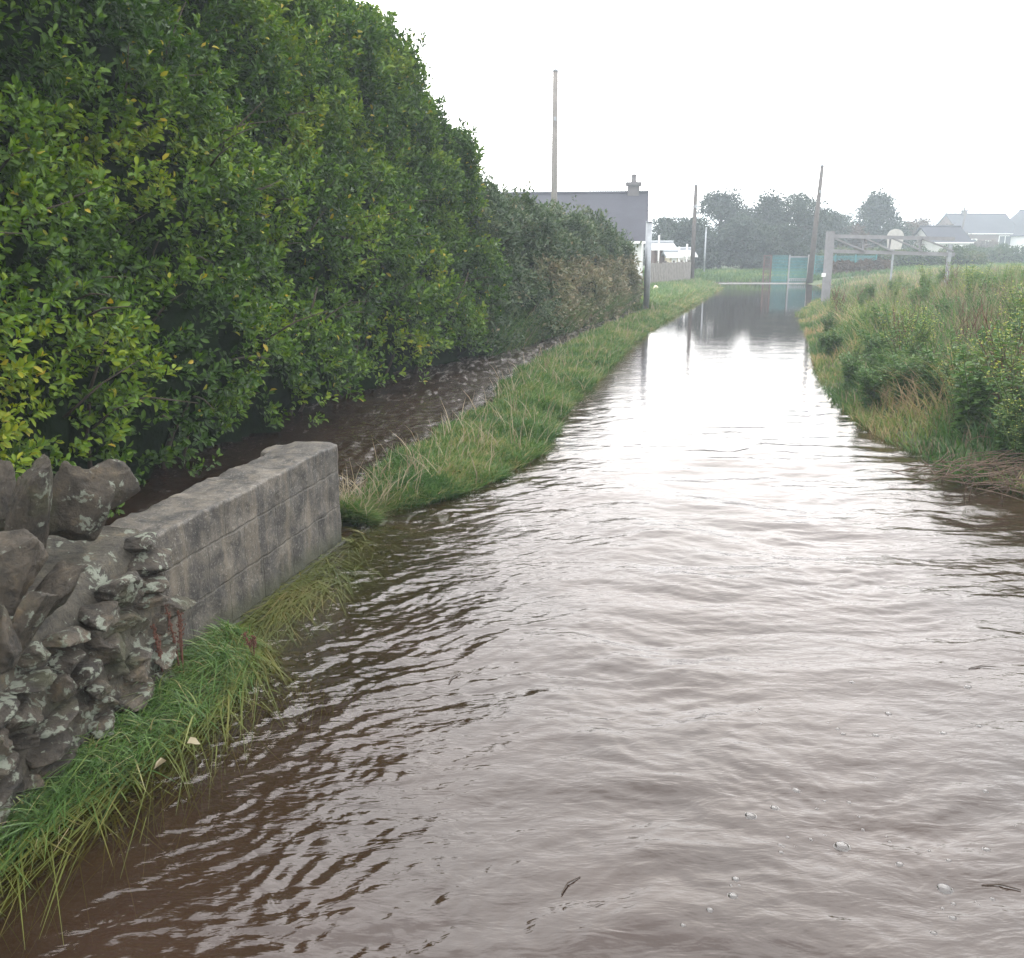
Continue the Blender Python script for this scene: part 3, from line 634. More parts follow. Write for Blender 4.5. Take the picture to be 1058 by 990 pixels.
    # stems and twigs
    if stems:
        st = MB(); r2 = random.Random(seed)
        for i in range(stems):
            y = r2.uniform(s0+.3, s1-.5); x, nx, ny = hedge_frame(y); o_ = r2.uniform(-1.1, -.35)
            p0 = Vector((x+nx*o_, y+ny*o_, -.1)); d = Vector((nx*r2.uniform(-.1, .5), ny*.2+r2.uniform(-.4, .4), 1)); L = r2.uniform(.7, 1.5)
            pts = [p0 + d*L*t_ + Vector((r2.uniform(-.05, .05), r2.uniform(-.05, .05), 0)) for t_ in (0, .25, .5, .75, 1)]
            rr_ = r2.uniform(.012, .032); st.tube([p-Vector(off) for p in pts], [rr_, rr_*.9, rr_*.75, rr_*.6, rr_*.35], 6)
        for i in range(stems):                       # bare twigs pushing out of the face
            y = r2.uniform(max(s0, 3), s1); zz = r2.uniform(.35, 3.0); th_ = math.asin(min(.95, (zz/float(Hf(np.array([y]))[0]))**(1/power)))
            Pp, Nn = surf(np.array([y]), np.array([th_]), .25); p = Vector(Pp[0]); nn = Vector(Nn[0])
            d = (nn + Vector((r2.uniform(-.4, .4), r2.uniform(-.9, .9), r2.uniform(-.3, .8)))).normalized(); L = r2.uniform(.25, .6)
            st.tube([p-Vector(off), p+d*L*.5+Vector((0,0,.03))-Vector(off), p+d*L-Vector(off)], [.010, .007, .002], 5)
        st.build('stems', M['bark'], root, True)
    return root

def H_tall(s): return np.interp(s, [-3, 4, 9, 11, 12, 13.3, 14.6, 15.5, 16.5], [5.0, 5.0, 5.05, 4.95, 4.7, 4.2, 3.65, 3.2, 2.8])
def tint_tall(s, z, c, rg):
    young = np.exp(-((s-4.6)/1.5)**2)*np.exp(-((z-.75)/.5)**2)
    return np.minimum(.36 + .75*c + .40*young + .05*np.clip(z-1, -1, 1), .76)
shrubbery('evergreen_hedge', 'tall glossy green evergreen shrub hedge with yellowish new shoots behind the walls', 'hedge', 1.2, 16.0, H_tall, 1.45,
          lambda s: 6600*np.clip(1.15-.045*np.abs(s-6), .55, 1.2)*np.where(np.asarray(s) < 3, .6, 1), .055, 13, 21, 'shrub', tint_tall, cut=.26, stems=130, over=.18, core_in=.42, size_grow=.035)
def H_mid(s): return np.interp(s, [12.5, 15, 16, 18], [2.9, 3.0, 2.85, 2.6])
shrubbery('dull_hedge', 'dull green shrub hedge between the glossy tall hedge and the grassy hedge', 'hedge', 14.6, 18.6, H_mid, 1.15,
          1700, .075, 10, 33, 'hedge', lambda s, z, c, rg: .38+.4*c, cut=.15, stems=14, core_in=.3, endcap=False)
def H_far(s): return np.interp(s, [16.5, 18, 21, 24, 26, 27.6], [2.45, 2.5, 2.45, 2.2, 1.9, 1.2])
shrubbery('rounded_hedge', 'rounded far hedge with green top and brown grassy face before the cottage', 'hedge', 17.2, 27.6, H_far, 1.2,
          1300, .085, 9, 44, 'hedge', lambda s, z, c, rg: np.where(z > 1.5, .45, .84)+.3*c, cut=.1, core_in=.3)

# ------------------------------------------------------------------ grass
def scatter_grass(name, n, xy, hfun, wfun, leanfun, matn, tintfun, seed, label, cat, seg=3, zoff=0, droop=None, parts_extra=None, zmin=-.05, facecam=.6):
    rg = np.random.RandomState(seed); x, y = xy(n, rg); z = height(x, y) + zoff; k = z > zmin; x, y, z = x[k], y[k], z[k]; n = len(x)
    h = hfun(x, y, rg); ww = wfun(x, y, rg); ld, le = leanfun(x, y, rg); face = rg.rand(n)*math.pi
    V, F = blades(np.stack([x, y, z-.01], 1), h, ww, ld, le, face, seg, droop)
    T = np.clip(tintfun(x, y, z, rg), 0, 1)
    o = link(name, np_mesh(name, V, F, np.repeat(T, (seg+1)*2)), M[matn]); props(o, label, cat, kind='stuff'); return o
def rdir(n, rg): a = rg.rand(n)*2*math.pi; return np.stack([np.cos(a), np.sin(a)], 1)

def verge_xy(n, rg):
    y = 5.7 + 44*rg.rand(n)**2.3; l = VL(y)-.12; r = VR(y)+.12; r = np.maximum(r, l+.3); return l+(r-l)*rg.rand(n), y
def verge_t(x, y, z, rg): return .50 + .34*fbm(x*1.2, y*1.0, 91, 3) + .22*perlin(x*4, y*4, 92) + rg.normal(0, .13, len(x)) + .10*sstep(y, 12, 25) + np.where(rg.rand(len(x)) < .06, .4, 0)
scatter_grass('verge_grass', 150000, verge_xy,
    lambda x, y, rg: (.05+.09*rg.rand(len(x)))*(1+.5*fbm(x*1.5, y*1.5, 90, 2))*(1+.012*np.clip(y-6, 0, 30)),
    lambda x, y, rg: .0045+.0035*rg.rand(len(x))+.0008*y, lambda x, y, rg: (rdir(len(x), rg)*.8+np.array([.25, -.25]), .3+1.1*rg.rand(len(x))),
    'grass', verge_t, 5, 'strip of green grass verge between the flooded road and the ditch', 'grass')

# weedier stalks on the verge
scatter_grass('verge_stalks', 1100, verge_xy, lambda x, y, rg: .16+.22*rg.rand(len(x)), lambda x, y, rg: .004+.0006*y, lambda x, y, rg: (rdir(len(x), rg), .2+.7*rg.rand(len(x))),
    'straw', lambda x, y, z, rg: .5+.5*rg.rand(len(x)), 6, 'pale dry grass stalks scattered over the grass verge', 'dry grass')

# lush grass by the rubble wall, combed by the current
def near_xy(n, rg):
    y = 1.5 + 2.4*rg.rand(n); e = LE(y)+.03+.05*rg.rand(n); f = -1.385+.16*(y-3.42)+0*e; return f+(e-f)*rg.rand(n)**1.1, y
flow = np.array([-.62, -.78])
scatter_grass('foreground_grass', 6500, near_xy, lambda x, y, rg: (.035+.105*rg.rand(len(x)))*(1+.7*perlin(x*6, y*6, 120))*(1-.3*np.clip(2.6-y, 0, 1)), lambda x, y, rg: .0035+.0045*rg.rand(len(x)),
    lambda x, y, rg: (rdir(len(x), rg)*.65+flow*.75+np.array([.30, 0]), .8+1.7*rg.rand(len(x))), 'near_grass',
    lambda x, y, z, rg: .46+.22*perlin(x*5, y*5, 93)+rg.normal(0, .16, len(x))+np.where(rg.rand(len(x)) < .04, .4, 0), 15,
    'lush wet green grass at the foot of the rubble wall, flattened by the current', 'grass', seg=5, zmin=-.10)
# drowned grass below the surface
def drown_xy(n, rg):
    k = rg.rand(n) < .92
    y = np.where(k, 3.7+2.0*rg.rand(n), 1.6+2.4*rg.rand(n)); x = np.where(k, -1.32+.22*(y-3.9)+.75*rg.rand(n)**1.1, LE(y)-.02+.20*rg.rand(n)**1.3); return x, y
scatter_grass('drowned_grass', 24000, drown_xy, lambda x, y, rg: .05+.12*rg.rand(len(x)), lambda x, y, rg: .004+.004*rg.rand(len(x)),
    lambda x, y, rg: (rdir(len(x), rg)*.7+np.array([-.3, -.6]), 2.0+3*rg.rand(len(x))), 'wet_grass',
    lambda x, y, z, rg: .45+.4*perlin(x*3, y*3, 94)+rg.normal(0, .15, len(x)), 16, 'olive grass lying under the shallow water beside the block wall', 'drowned grass', seg=4, zmin=-.19)

# right bank: mixed tall growth
def bank_xy(n, rg, back=9.0, p=1.5):
    y = 4.2 + 42*rg.rand(n)**1.6; return BR(y)-.32+back*rg.rand(n)**p*(1+.05*y), y
def patch(x, y, s, sc_=.5): return fbm(x*sc_, y*sc_, s, 3)
scatter_grass('bank_grass', 120000, bank_xy,
    lambda x, y, rg: (.22+.36*rg.rand(len(x)))*(1-.35*sstep(y, 16, 26))*(1+.9*patch(x, y, 101, .7))*np.clip((x-BR(y))*1.1+.45, .34, 1.0)*(1+.06*np.clip(x-BR(y), 0, 5)),
    lambda x, y, rg: .006+.005*rg.rand(len(x))+.0009*y, lambda x, y, rg: (rdir(len(x), rg)*.8+np.array([-.35, -.1]), .25+.8*rg.rand(len(x))),
    'grass', lambda x, y, z, rg: .52+.8*patch(x, y, 102, .6)+rg.normal(0, .15, len(x))+.12*sstep(y, 10, 22), 7,
    'mass of long green and yellowing grass over the right bank', 'grass', zmin=-.13)
scatter_grass('bank_dead_grass', 62000, lambda n, rg: bank_xy(n, rg, 9, 1.0),
    lambda x, y, rg: (.35+.42*rg.rand(len(x)))*(1-.3*sstep(y, 16, 26))*np.clip((x-BR(y))*.9+.25, .25, 1.0)*(.75+.5*np.clip(patch(x, y, 103, .5)+.3, 0, 1)),
    lambda x, y, rg: .004+.0045*rg.rand(len(x))+.0007*y, lambda x, y, rg: (rdir(len(x), rg)*.8+np.array([-.2, 0]), .1+.5*rg.rand(len(x))),
    'straw', lambda x, y, z, rg: .45+.3*patch(x, y, 104, .6)+rg.normal(0, .2, len(x)), 8, 'straw coloured dead grass heads among the right bank growth', 'dry grass')
# tall brown grass against the far hedges
def face_xy(n, rg): y = 15.2+12.2*rg.rand(n); return HB(y)-.55+.45*rg.rand(n), y
scatter_grass('hedge_foot_grass', 9000, face_xy, lambda x, y, rg: (.3+.95*rg.rand(len(x))**1.4)*(1+.5*perlin(x*.9, y*.9, 108))*(1-.5*sstep(y, 24, 27.5)), lambda x, y, rg: .008+.010*rg.rand(len(x)), lambda x, y, rg: (rdir(len(x), rg)+np.array([.1, 0]), .05+.6*rg.rand(len(x))**2),
    'straw', lambda x, y, z, rg: .50+.5*perlin(x*1.1, y*1.1, 105)+rg.normal(0, .25, len(x)), 9, 'tall brownish grass growing up the face of the far hedges', 'dry grass', zmin=-.3)
scatter_grass('hedge_foot_green', 17000, face_xy, lambda x, y, rg: (.3+.9*rg.rand(len(x)))*(1-.5*sstep(y, 24, 27.5)), lambda x, y, rg: .010+.012*rg.rand(len(x)), lambda x, y, rg: (rdir(len(x), rg)+np.array([.1, 0]), .15+.6*rg.rand(len(x))),
    'grass', lambda x, y, z, rg: .5+.3*perlin(x*1.1, y*1.1, 106)+rg.normal(0, .15, len(x)), 10, 'long olive grass mixed along the far hedge foot', 'grass', zmin=-.3)
# field grass beyond
def far_xy(n, rg):
    y = 49.3+11*rg.rand(n)**1.3; return -2+36*rg.rand(n), y
scatter_grass('far_grass', 30000, far_xy, lambda x, y, rg: .15+.22*rg.rand(len(x)), lambda x, y, rg: .05+.03*rg.rand(len(x)), lambda x, y, rg: (rdir(len(x), rg), .3+.6*rg.rand(len(x))),
    'grass', lambda x, y, z, rg: .5+.3*perlin(x*.6, y*.6, 107)+rg.normal(0, .12, len(x)), 11, 'short green grass beyond the end of the flood, before the trees', 'grass')

def fence_xy(n, rg):
    y = 26.0+22*rg.rand(n)**1.3; r_ = VR(y)-.2; return r_-4.5*rg.rand(n), y
scatter_grass('fence_foot_grass', 26000, fence_xy, lambda x, y, rg: .10+.22*rg.rand(len(x)), lambda x, y, rg: .02+.02*rg.rand(len(x)), lambda x, y, rg: (rdir(len(x), rg), .3+.8*rg.rand(len(x))),
    'grass', lambda x, y, z, rg: .55+.3*perlin(x*.8, y*.8, 117)+rg.normal(0, .12, len(x)), 31, 'rough grass between the hedge end and the board fence', 'grass')
# leafy weeds on the bank
def weed_meshes(kind, seed, H):
    rg = np.random.RandomState(seed); st = MB(); LP, LA, LN, LL, LT = [], [], [], [], []; fl = []
    ns = 11 if kind != 'dead' else 6
    for i in range(ns):
        a = rg.rand()*6.28; sp = (.10+.25*rg.rand())*H; hh = H*(.65+.35*rg.rand())
        top = np.array([math.cos(a)*sp, math.sin(a)*sp, hh]); pts = [np.array([top[0]*t**1.5, top[1]*t**1.5, hh*t]) + rg.normal(0, .008, 3)*(t > 0) for t in np.linspace(0, 1, 6)]
        st.tube(pts, [.009*(1-t*.75) for t in np.linspace(0, 1, 6)], 5)
        nl = 60 if kind != 'dead' else 6
        for j in range(nl):
            t = .12+.88*rg.rand(); q = np.array([top[0]*t**1.5, top[1]*t**1.5, hh*t]); b = rg.rand()*6.28; el = rg.uniform(-.2, .8)
            LP.append(q); LA.append([math.cos(b), math.sin(b), el]); LN.append([rg.normal()*.3, rg.normal()*.3, 1]); LL.append((.15-.09*t)*(1 if kind == 'broad' else .8)*rg.uniform(.7, 1.3)); LT.append(rg.rand())
        if kind == 'flower':
            for j in range(11):
                t = .8+.22*rg.rand(); fl.append(np.array([top[0]*t**1.5, top[1]*t**1.5, hh*t])+rg.normal(0, .05, 3)*np.array([1,1,.5]))
        if kind == 'dead':
            for j in range(5):
                t = .45+.5*rg.rand(); q = np.array([top[0]*t**1.5, top[1]*t**1.5, hh*t]); b = rg.rand()*6.28
                st.tube([q, q+np.array([math.cos(b)*.07, math.sin(b)*.07, .10]), q+np.array([math.cos(b)*.10, math.sin(b)*.10, .22])], [.004, .003, .0015], 4)
    A = np.array; wr = .26 if kind != 'broad' else .42
    V, F = leaves(A(LP), A(LA), A(LN), A(LL), A(LL)*wr)
    base = {'broad': .46, 'flower': .56, 'dead': .5}[kind]
    lm_ = np_mesh('leaves', V, F, np.repeat(np.clip(base+.3*(A(LT)-.5), 0, 1), 6)); fm = None
    if fl:
        fp = A(fl); n_ = len(fp); ax = rg.normal(0, 1, (n_, 3)); ax[:, 2] = .2
        V, F = leaves(fp, ax, np.tile([0, 0, 1.], (n_, 1))+rg.normal(0, .2, (n_, 3)), np.full(n_, .022), np.full(n_, .022)); fm = np_mesh('flowers', V, F, np.repeat(rg.rand(n_), 6))
    return st.mesh('stems'), lm_, fm
def make_weed(name, kind, seed, H, loc, rz, label, cat, group):
    s_, l_, f_ = weed_meshes(kind, seed, H); r_ = empty(name, loc, rz); props(r_, label, cat, group)
    link('stems', s_, M['stem'] if kind == 'dead' else M['grass_stem'], r_); link('leaves', l_, M['straw'] if kind == 'dead' else M['grass'], r_)
    if f_: link('flowers', f_, M['flower'], r_)
    return r_
M['grass_stem'] = plain('green_stem', (.07,.10,.035), .6, .3, 10, .1)
def dup(root, loc, rz, s=1):
    r_ = root.copy(); col.objects.link(r_); r_.location = loc; r_.rotation_euler = (0, 0, rz); r_.scale = (s, s, s)
    for ch in list(root.children): c = ch.copy(); col.objects.link(c); c.parent = r_
    return r_
rw = random.Random(5)
def field(name, kind, n_, H, seed, label, cat, group, near, back):
    protos = []; i = 0
    while i < n_:
        y = 5.0 + 27*rw.random()**1.7; x = float(BR(y)) + near + back*rw.random()**1.2*(1+.04*y)
        loc = (x, y, h1(x, y)-.02); rz = rw.uniform(0, 6.28)
        if len(protos) < 3: protos.append(make_weed(name, kind, seed+len(protos), H, loc, rz, label, cat, group))
        else: dup(rw.choice(protos), loc, rz, rw.uniform(.75, 1.3)*(1-.35*min(1, max(0, (y-12)/12)))*(.62+.38*min(1, max(0, x-float(BR(y)))/1.2)))
        i += 1
field('leafy_weed', 'broad', 95, .8, 60, 'broad leaved green weed growing among the right bank grass', 'weed', 'broad leaved weeds on the right bank', -.12, 2.6)
field('yellow_flowered_weed', 'flower', 80, 1.0, 70, 'yellow flowering green weed growing among the right bank grass', 'weed', 'yellow flowered weeds on the right bank', .1, 3.6)
field('dead_dock_plant', 'dead', 34, .95, 80, 'brown dead dock stems standing among the right bank grass', 'dead plant', 'dead dock stems on the right bank', .3, 3.4)
# big clump at the right edge of the view
for k, (x, y, kd, H) in enumerate(((4.08, 7.35, 'flower', 1.0), (4.45, 8.2, 'flower', 1.12), (4.0, 7.9, 'broad', .85), (4.25, 7.0, 'flower', 1.0))):
    make_weed('yellow_flowered_weed' if kd == 'flower' else 'leafy_weed', kd, 90+k, H, (x, y, h1(x, y)-.02), k*1.3,
              ['tallest yellow flowered clump at the right edge of the photo, nearest the bank edge', 'yellow flowered clump standing just behind the tallest one at the right edge',
               'big broad leaved clump over the heap of dead stems', 'yellow flowered clump at the right edge leaning over the dead stems'][k], 'weed', None)

# heap of dead stems washed against the bank
hp = MB(); r3 = random.Random(9)
for i in range(620):
    x = r3.gauss(4.0, .42); y = r3.gauss(6.6, .20); z = max(.01, .05 + r3.gauss(.03, .05)); a = r3.gauss(.1, .5); L = r3.uniform(.15, .55)
    d = Vector((math.cos(a), math.sin(a), r3.gauss(0, .16))); p = Vector((x, y, z)); mid = p + d*L*.5 + Vector((0, 0, r3.uniform(-.02, .05)))
    hp.tube([p, mid, p+d*L], [.003, .0036, .002], 4)
for i in range(16):
    x = r3.uniform(3.2, 4.1); y = r3.uniform(6.2, 6.9); hp.tube([(x, y, -.05), (x+r3.uniform(-.04, .04), y, .06), (x+r3.uniform(-.08, .08), y, r3.uniform(.08, .2))], [.004, .003, .002], 4)
props(hp.build('dead_reed_heap', M['straw2'] if 'straw2' in M else plain('dead_reed', (.13,.085,.055), .8, .5, 14, .3)), 'heap of brown dead stems washed against the foot of the right bank', 'debris', kind='stuff')

# dead dock plants in the near left grass
for k, (px, py, H, lb) in enumerate(((188, 690, .34, 'reddish brown dead dock plant standing against the block wall'), (170, 700, .26, 'short thin dead dock stem left of the reddish one'), (262, 672, .12, 'short broken brown stems at the water edge of the near grass'))):
    x, y = G(px, py, .06); r4 = random.Random(40+k); st = MB(); sd2 = MB()
    root = empty('dead_dock_plant', (x, y, .04)); props(root, lb, 'dead plant')
    for i in range(3 if k == 0 else 2):
        tx = r4.uniform(-.04, .04); ty = r4.uniform(-.03, .03); hh = H*r4.uniform(.75, 1)
        st.tube([(tx*.2, ty*.2, 0), (tx*.5, ty*.5, hh*.5), (tx, ty, hh)], [.004, .0035, .0015], 5)
        for j in range(60):
            t = r4.uniform(.42, 1); q = Vector((tx*t, ty*t, hh*t)) + Vector((r4.gauss(0, .006), r4.gauss(0, .006), 0)); vs_, fs = lump(q, (.0035, .0035, .005), Euler((0, 0, 0)), j, .2, 1); sd2.add(vs_, fs)
    st.build('stem', M['stem'], root); sd2.build('seed_heads', M['stem'], root)

# ------------------------------------------------------------------ poles and posts
def pole(name, px, ptop, pbase, Yd, r0, r1, matk, label, lean=0, cap=True):
    b = at(px, pbase, Yd); b.z = max(-.3, min(b.z, h1(b.x, b.y))-.05); t = at(px, ptop, Yd); h = t.z - b.z
    root = empty(name, b); props(root, label, 'pole'); m_ = MB(); m_.tube([(0,0,0), (lean*h*.5, 0, h*.5), (lean*h, 0, h)], [r0, (r0+r1)/2, r1], 12); m_.build('shaft', M[matk], root, True)
    if cap:
        c = MB(); c.tube([(lean*h, 0, h), (lean*h, 0, h+.05), (lean*h, 0, h+.10)], [r1*1.15, r1*1.1, r1*.3], 12); c.build('cap', M['galv'], root, True)
        c = MB(); c.box(lean*h*.8-.05, lean*h*.8+.05, -r0-.03, -r0*.5, h*.78, h*.78+.14); c.build('bracket', M['galv'], root)
    return root
pole('utility_pole', 572, 74, 258, 38, .14, .095, 'pole_pale', 'tall pale wooden pole rising behind the rounded hedge')
pole('utility_pole', 714.5, 192, 293, 47.5, .12, .08, 'pole', 'dark wooden pole at the far end of the board fence')
pole('utility_pole', 836, 172, 294, 48.5, .17, .08, 'pole', 'dark leaning wooden pole beside the teal gate', lean=.035)
pole('slim_pole', 727, 235, 290, 53, .05, .04, 'galv', 'slim pale pole in front of the trees beyond the verge', cap=False)
pole('distant_pole', 989, 218, 258, 100, .13, .08, 'pole', 'dark distant pole in front of the red brick house', lean=.09, cap=False)
pole('distant_pole', 962, 229, 258, 100, .10, .06, 'pole', 'short dark distant pole left of the red brick house', cap=False)
# galvanised post on the verge
b = G(667.5, 323); root = empty('steel_post', (b[0], b[1], h1(*b)-.05)); props(root, 'plain grey steel post standing on the verge near the hedge end', 'post')
m_ = MB(); m_.tube([(0,0,0), (0,0,2.42)], .085, 14); m_.build('shaft', M['galv'], root, True)
c_ = MB(); c_.tube([(0,0,2.423), (0,0,2.45)], .093, 14); c_.build('cap', M['galv'], root, True)

# ------------------------------------------------------------------ buildings
def gable_house(name, label, loc, rz, W, D, eave, ridge, wall, roof, overh=.25, chim=None, wins=(), cat='house', door=None):
    root = empty(name, loc, rz); props(root, label, cat)
    wl = MB(); y0, y1 = -D/2, D/2; g = ridge-.12
    wl.add([(-W/2,y0,0),(W/2,y0,0),(W/2,y1,0),(-W/2,y1,0),(-W/2,y0,eave),(W/2,y0,eave),(W/2,y1,eave),(-W/2,y1,eave),(-W/2,0,g),(W/2,0,g)],
           [(0,1,5,4),(2,3,7,6),(1,2,6,9,5),(3,0,4,8,7),(0,3,2,1)])
    wl.build('wall', M[wall], root)
    rf = MB(); sl_ = (ridge-eave)/(D/2); e = eave - overh*sl_
    for s in (-1, 1):
        a, b_ = s*(D/2+overh), 0
        rf.add([(-W/2-.2,a,e),(W/2+.2,a,e),(W/2+.2,0,ridge),(-W/2-.2,0,ridge),(-W/2-.2,a,e-.10),(W/2+.2,a,e-.10),(W/2+.2,0,ridge-.10),(-W/2-.2,0,ridge-.10)],
               [(0,1,2,3),(7,6,5,4),(0,4,5,1),(1,5,6,2),(3,7,4,0)])
    ro = rf.build('roof', M[roof], root)
    rdg = MB(); rdg.tube([(-W/2-.2,0,ridge), (W/2+.2,0,ridge)], .09, 8); rdg.build('ridge_tile', M[roof], ro)
    gt = MB(); gt.bar((-W/2-.2, -D/2-overh-.06, e-.06), (W/2+.2, -D/2-overh-.06, e-.06), .1); gt.build('gutter', M['white'], ro)
    for cx in (chim or ()):
        c = MB(); c.box(cx-.27, cx+.27, -.27, .27, ridge-.5, ridge+.32); c.box(cx-.36, cx+.36, -.36, .36, ridge+.323, ridge+.46); co = c.build('chimney', M['chimney'], ro)
        p_ = MB(); p_.tube([(cx,0,ridge+.463), (cx,0,ridge+.62), (cx,0,ridge+.82)], [.13, .10, .12], 10); p_.build('chimney_pot', M['chimney'], ro)
    for (face, u, z, ww, hh) in wins:
        fr = MB(); gl = MB()
        def bx(mb, a0, a1, z0, z1, d0, d1):
            if face == 'front': mb.box(a0, a1, y0-d1, y0-d0, z0, z1)
            else: mb.box(W/2+d0, W/2+d1, a0, a1, z0, z1) if face == 'right' else mb.box(-W/2-d1, -W/2-d0, a0, a1, z0, z1)
        t = .09
        bx(fr, u-ww/2, u-ww/2+t, z, z+hh, .003, .06); bx(fr, u+ww/2-t, u+ww/2, z, z+hh, .003, .06); bx(fr, u-ww/2+t, u+ww/2-t, z, z+t, .003, .06); bx(fr, u-ww/2+t, u+ww/2-t, z+hh-t, z+hh, .003, .06); bx(fr, u-t/2, u+t/2, z+t, z+hh-t, .003, .05)
        f_ = fr.build('window', M['white'], root); bx(gl, u-ww/2+t, u+ww/2-t, z+t, z+hh-t, .004, .02); gl.build('pane', M['glass'], f_)
    if door:
        d_ = MB(); d_.box(door-.45, door+.45, y0-.05, y0-.003, 0, 2.0); d_.build('door', M['brownwood'], root)
    return root
gable_house('cottage', 'single storey cottage with broad grey slate roof and end chimney behind the hedge', (.12, 45.6, .25), R(-8.5), 12.2, 7.6, 1.95, 4.02, 'render', 'slate', chim=(5.6,), wins=(('front', 3.9, .7, 1.0, 1.0), ('front', 0, .7, 1.0, 1.0), ('right', -1.5, .7, .8, .9)))
gable_house('brick_house', 'distant brown brick house with dark roof and pale bay windows, left of the other', tuple(at(1003, 266, 118)), R(4), 7.4, 7, 3.0, 5.2, 'brick', 'slate', chim=(-1.5,), wins=(('front', -2.2, .8, 1.4, 1.4), ('front', 2.0, .8, 1.6, 1.8), ('front', 0, .8, .9, 1.2)))
h2 = gable_house('gabled_house', 'distant pale house with steep dark gable at the right edge of the photo', tuple(at(1066, 268, 115)), R(90), 8, 6, 3.0, 5.9, 'render', 'slate', wins=(('left', -1.2, .8, 1.2, 1.3), ('left', 1.4, .8, 1.1, 1.3), ('left', 0, 3.0, 1.1, 1.2)))
gable_house('grey_outbuilding', 'low grey roofed outbuilding with white end wall behind the barrier', tuple(at(968, 268, 82)), R(6), 3.3, 4, 1.5, 2.75, 'kerb', 'slate', overh=.1, wins=(('front', .6, .5, .7, .7),))
gable_house('brown_shed', 'small brown boarded shed with pale roof behind the board fence', (tuple(at(681, 290, 52))[0], 52, .3), R(3), 1.0, 2.0, 1.5, 1.8, 'brownwood', 'galv', overh=.08, cat='shed', door=0)
gable_house('cream_shed', 'small cream walled shed next to the brown one behind the fence', (tuple(at(692.5, 290, 50.5))[0], 50.5, .3), R(2), .5, 1.6, 1.1, 1.32, 'cream', 'galv', overh=.06, cat='shed', wins=(('front', 0, .7, .26, .3),))
gable_house('white_shed', 'small white walled shed at the far end of the board fence', (tuple(at(704, 290, 51.5))[0], 51.5, .3), R(2), .75, 2, 1.15, 1.45, 'white', 'galv', overh=.08, cat='shed', wins=(('front', 0, .65, .35, .35),))
for px, top, lb in ((679.5, 243, 'white upright post above the brown shed'), (700.5, 255, 'white upright post between the cream and white sheds'), (708.5, 252, 'white upright post at the right end of the white shed')):
    pole('white_post', px, top, 288, 49.6, .045, .04, 'white', lb, cap=False)

# board fence
def board_fence():
    root = empty('board_fence', (7.0, 45, 0)); props(root, 'grey weathered vertical board fence along the verge by the sheds', 'fence'); off = Vector((7.0, 45, 0))
    a = at(671, 300, 42.0); b_ = at(713, 294, 47.0); a.z = b_.z = .1; n_ = 26; bd = MB(); rg = random.Random(3)
    d = (b_-a); yaw = math.atan2(d.y, d.x); step = d.length/n_
    for i in range(n_):
        p = a + d*(i/n_) - off; Mx = Matrix.Translation(p) @ Matrix.Rotation(yaw, 4, 'Z'); bd.box(0, step*.80, -.012, .012, -.1, 1.02+rg.uniform(-.03, .03), Mx)
    bd.build('boards', M['fencewood'], root)
    Mx = Matrix.Translation(a-off) @ Matrix.Rotation(yaw, 4, 'Z')
    for z in (.25, .8): q = MB(); q.box(0, d.length, .015, .055, z, z+.09, Mx); q.build('rail', M['fencewood'], root)
    for i in range(6): q = MB(); x = i/5*d.length; q.box(x-.045, x+.045, .058, .148, -.4, 1.1, Mx); q.build('post', M['pole_pale'], root)
board_fence()
# pale stone by the fence
x, y = G(677, 302, .1); vs_, fs = lump((0, 0, .09), (.16, .10, .16), Euler((0, .3, 0)), 77, .3, 3); q = MB(); q.add(vs_, fs); o_ = q.build('pale_stone', M['cream'], None, True); o_.location = (x, y, h1(x, y)); props(o_, 'small cream coloured stone at the near foot of the board fence', 'stone')

# teal gate and fence
def mesh_panel(name, root, x0, x1, z0, z1, y, mk, pitch=.055, off=Vector((0,0,0))):
    q = MB(); x = x0
    while x <= x1: q.box(x-.010, x+.010, y-.006, y+.006, z0, z1); x += pitch
    z = z0
    while z <= z1: q.box(x0, x1, y+.0065, y+.014, z-.012, z+.012); z += .16
    return q.build(name, M[mk], root)
Yg = 49.0; gx0 = at(788, 294, Yg).x
root = empty('teal_gate', (gx0, Yg, -.05)); props(root, 'teal mesh gate with white posts standing at the far edge of the flood', 'gate')
X_ = lambda px: at(px, 294, Yg).x - gx0
for px, r_, mk, hh in ((814, .03, 'galv', 1.50), (834, .045, 'kerb', 1.50)):
    q = MB(); q.box(X_(px)-r_, X_(px)+r_, -.05, .05, 0, hh); q.build('post', M[mk], root)
q = MB(); q.box(X_(814)+.04, X_(834)-.06, -.02, .02, 1.36, 1.42); q.build('top_rail', M['galv'], root)
q = MB()
xx_ = X_(814)+.05
while xx_ < X_(834)-.1: q.box(xx_, xx_+.05, -.02, .02, .16, .26); xx_ += .10
q.box(X_(814)+.04, X_(834)-.06, -.015, .015, .27, .31); q.build('mid_rail', M['galv'], root)
mesh_panel('mesh_panel', root, X_(814)+.05, X_(834)-.07, .05, 1.35, .03, 'teal', .042)
mesh_panel('mesh_panel', root, X_(797), X_(814)-.05, .05, 1.48, .03, 'teal', .045)
r2_ = empty('mesh_fence', (gx0, Yg, -.05)); props(r2_, 'rust brown framed fence panel left of the teal gate', 'fence')
for px in (788, 795): q = MB(); q.box(X_(px)-.035, X_(px)+.035, -.04, .04, 0, 1.42); q.build('post', M['brownwood'], r2_)
q = MB(); q.box(X_(788)-.03, X_(795)+.03, -.03, .03, 1.425, 1.48); q.build('top_rail', M['brownwood'], r2_)
mesh_panel('mesh_panel', r2_, X_(788)+.05, X_(795)-.05, .1, 1.35, .03, 'brownwood', .07)
r3_ = empty('teal_fence', (at(840, 294, 51).x, 51, 0)); props(r3_, 'low teal mesh fence behind the leaning pole, right of the teal gate', 'fence')
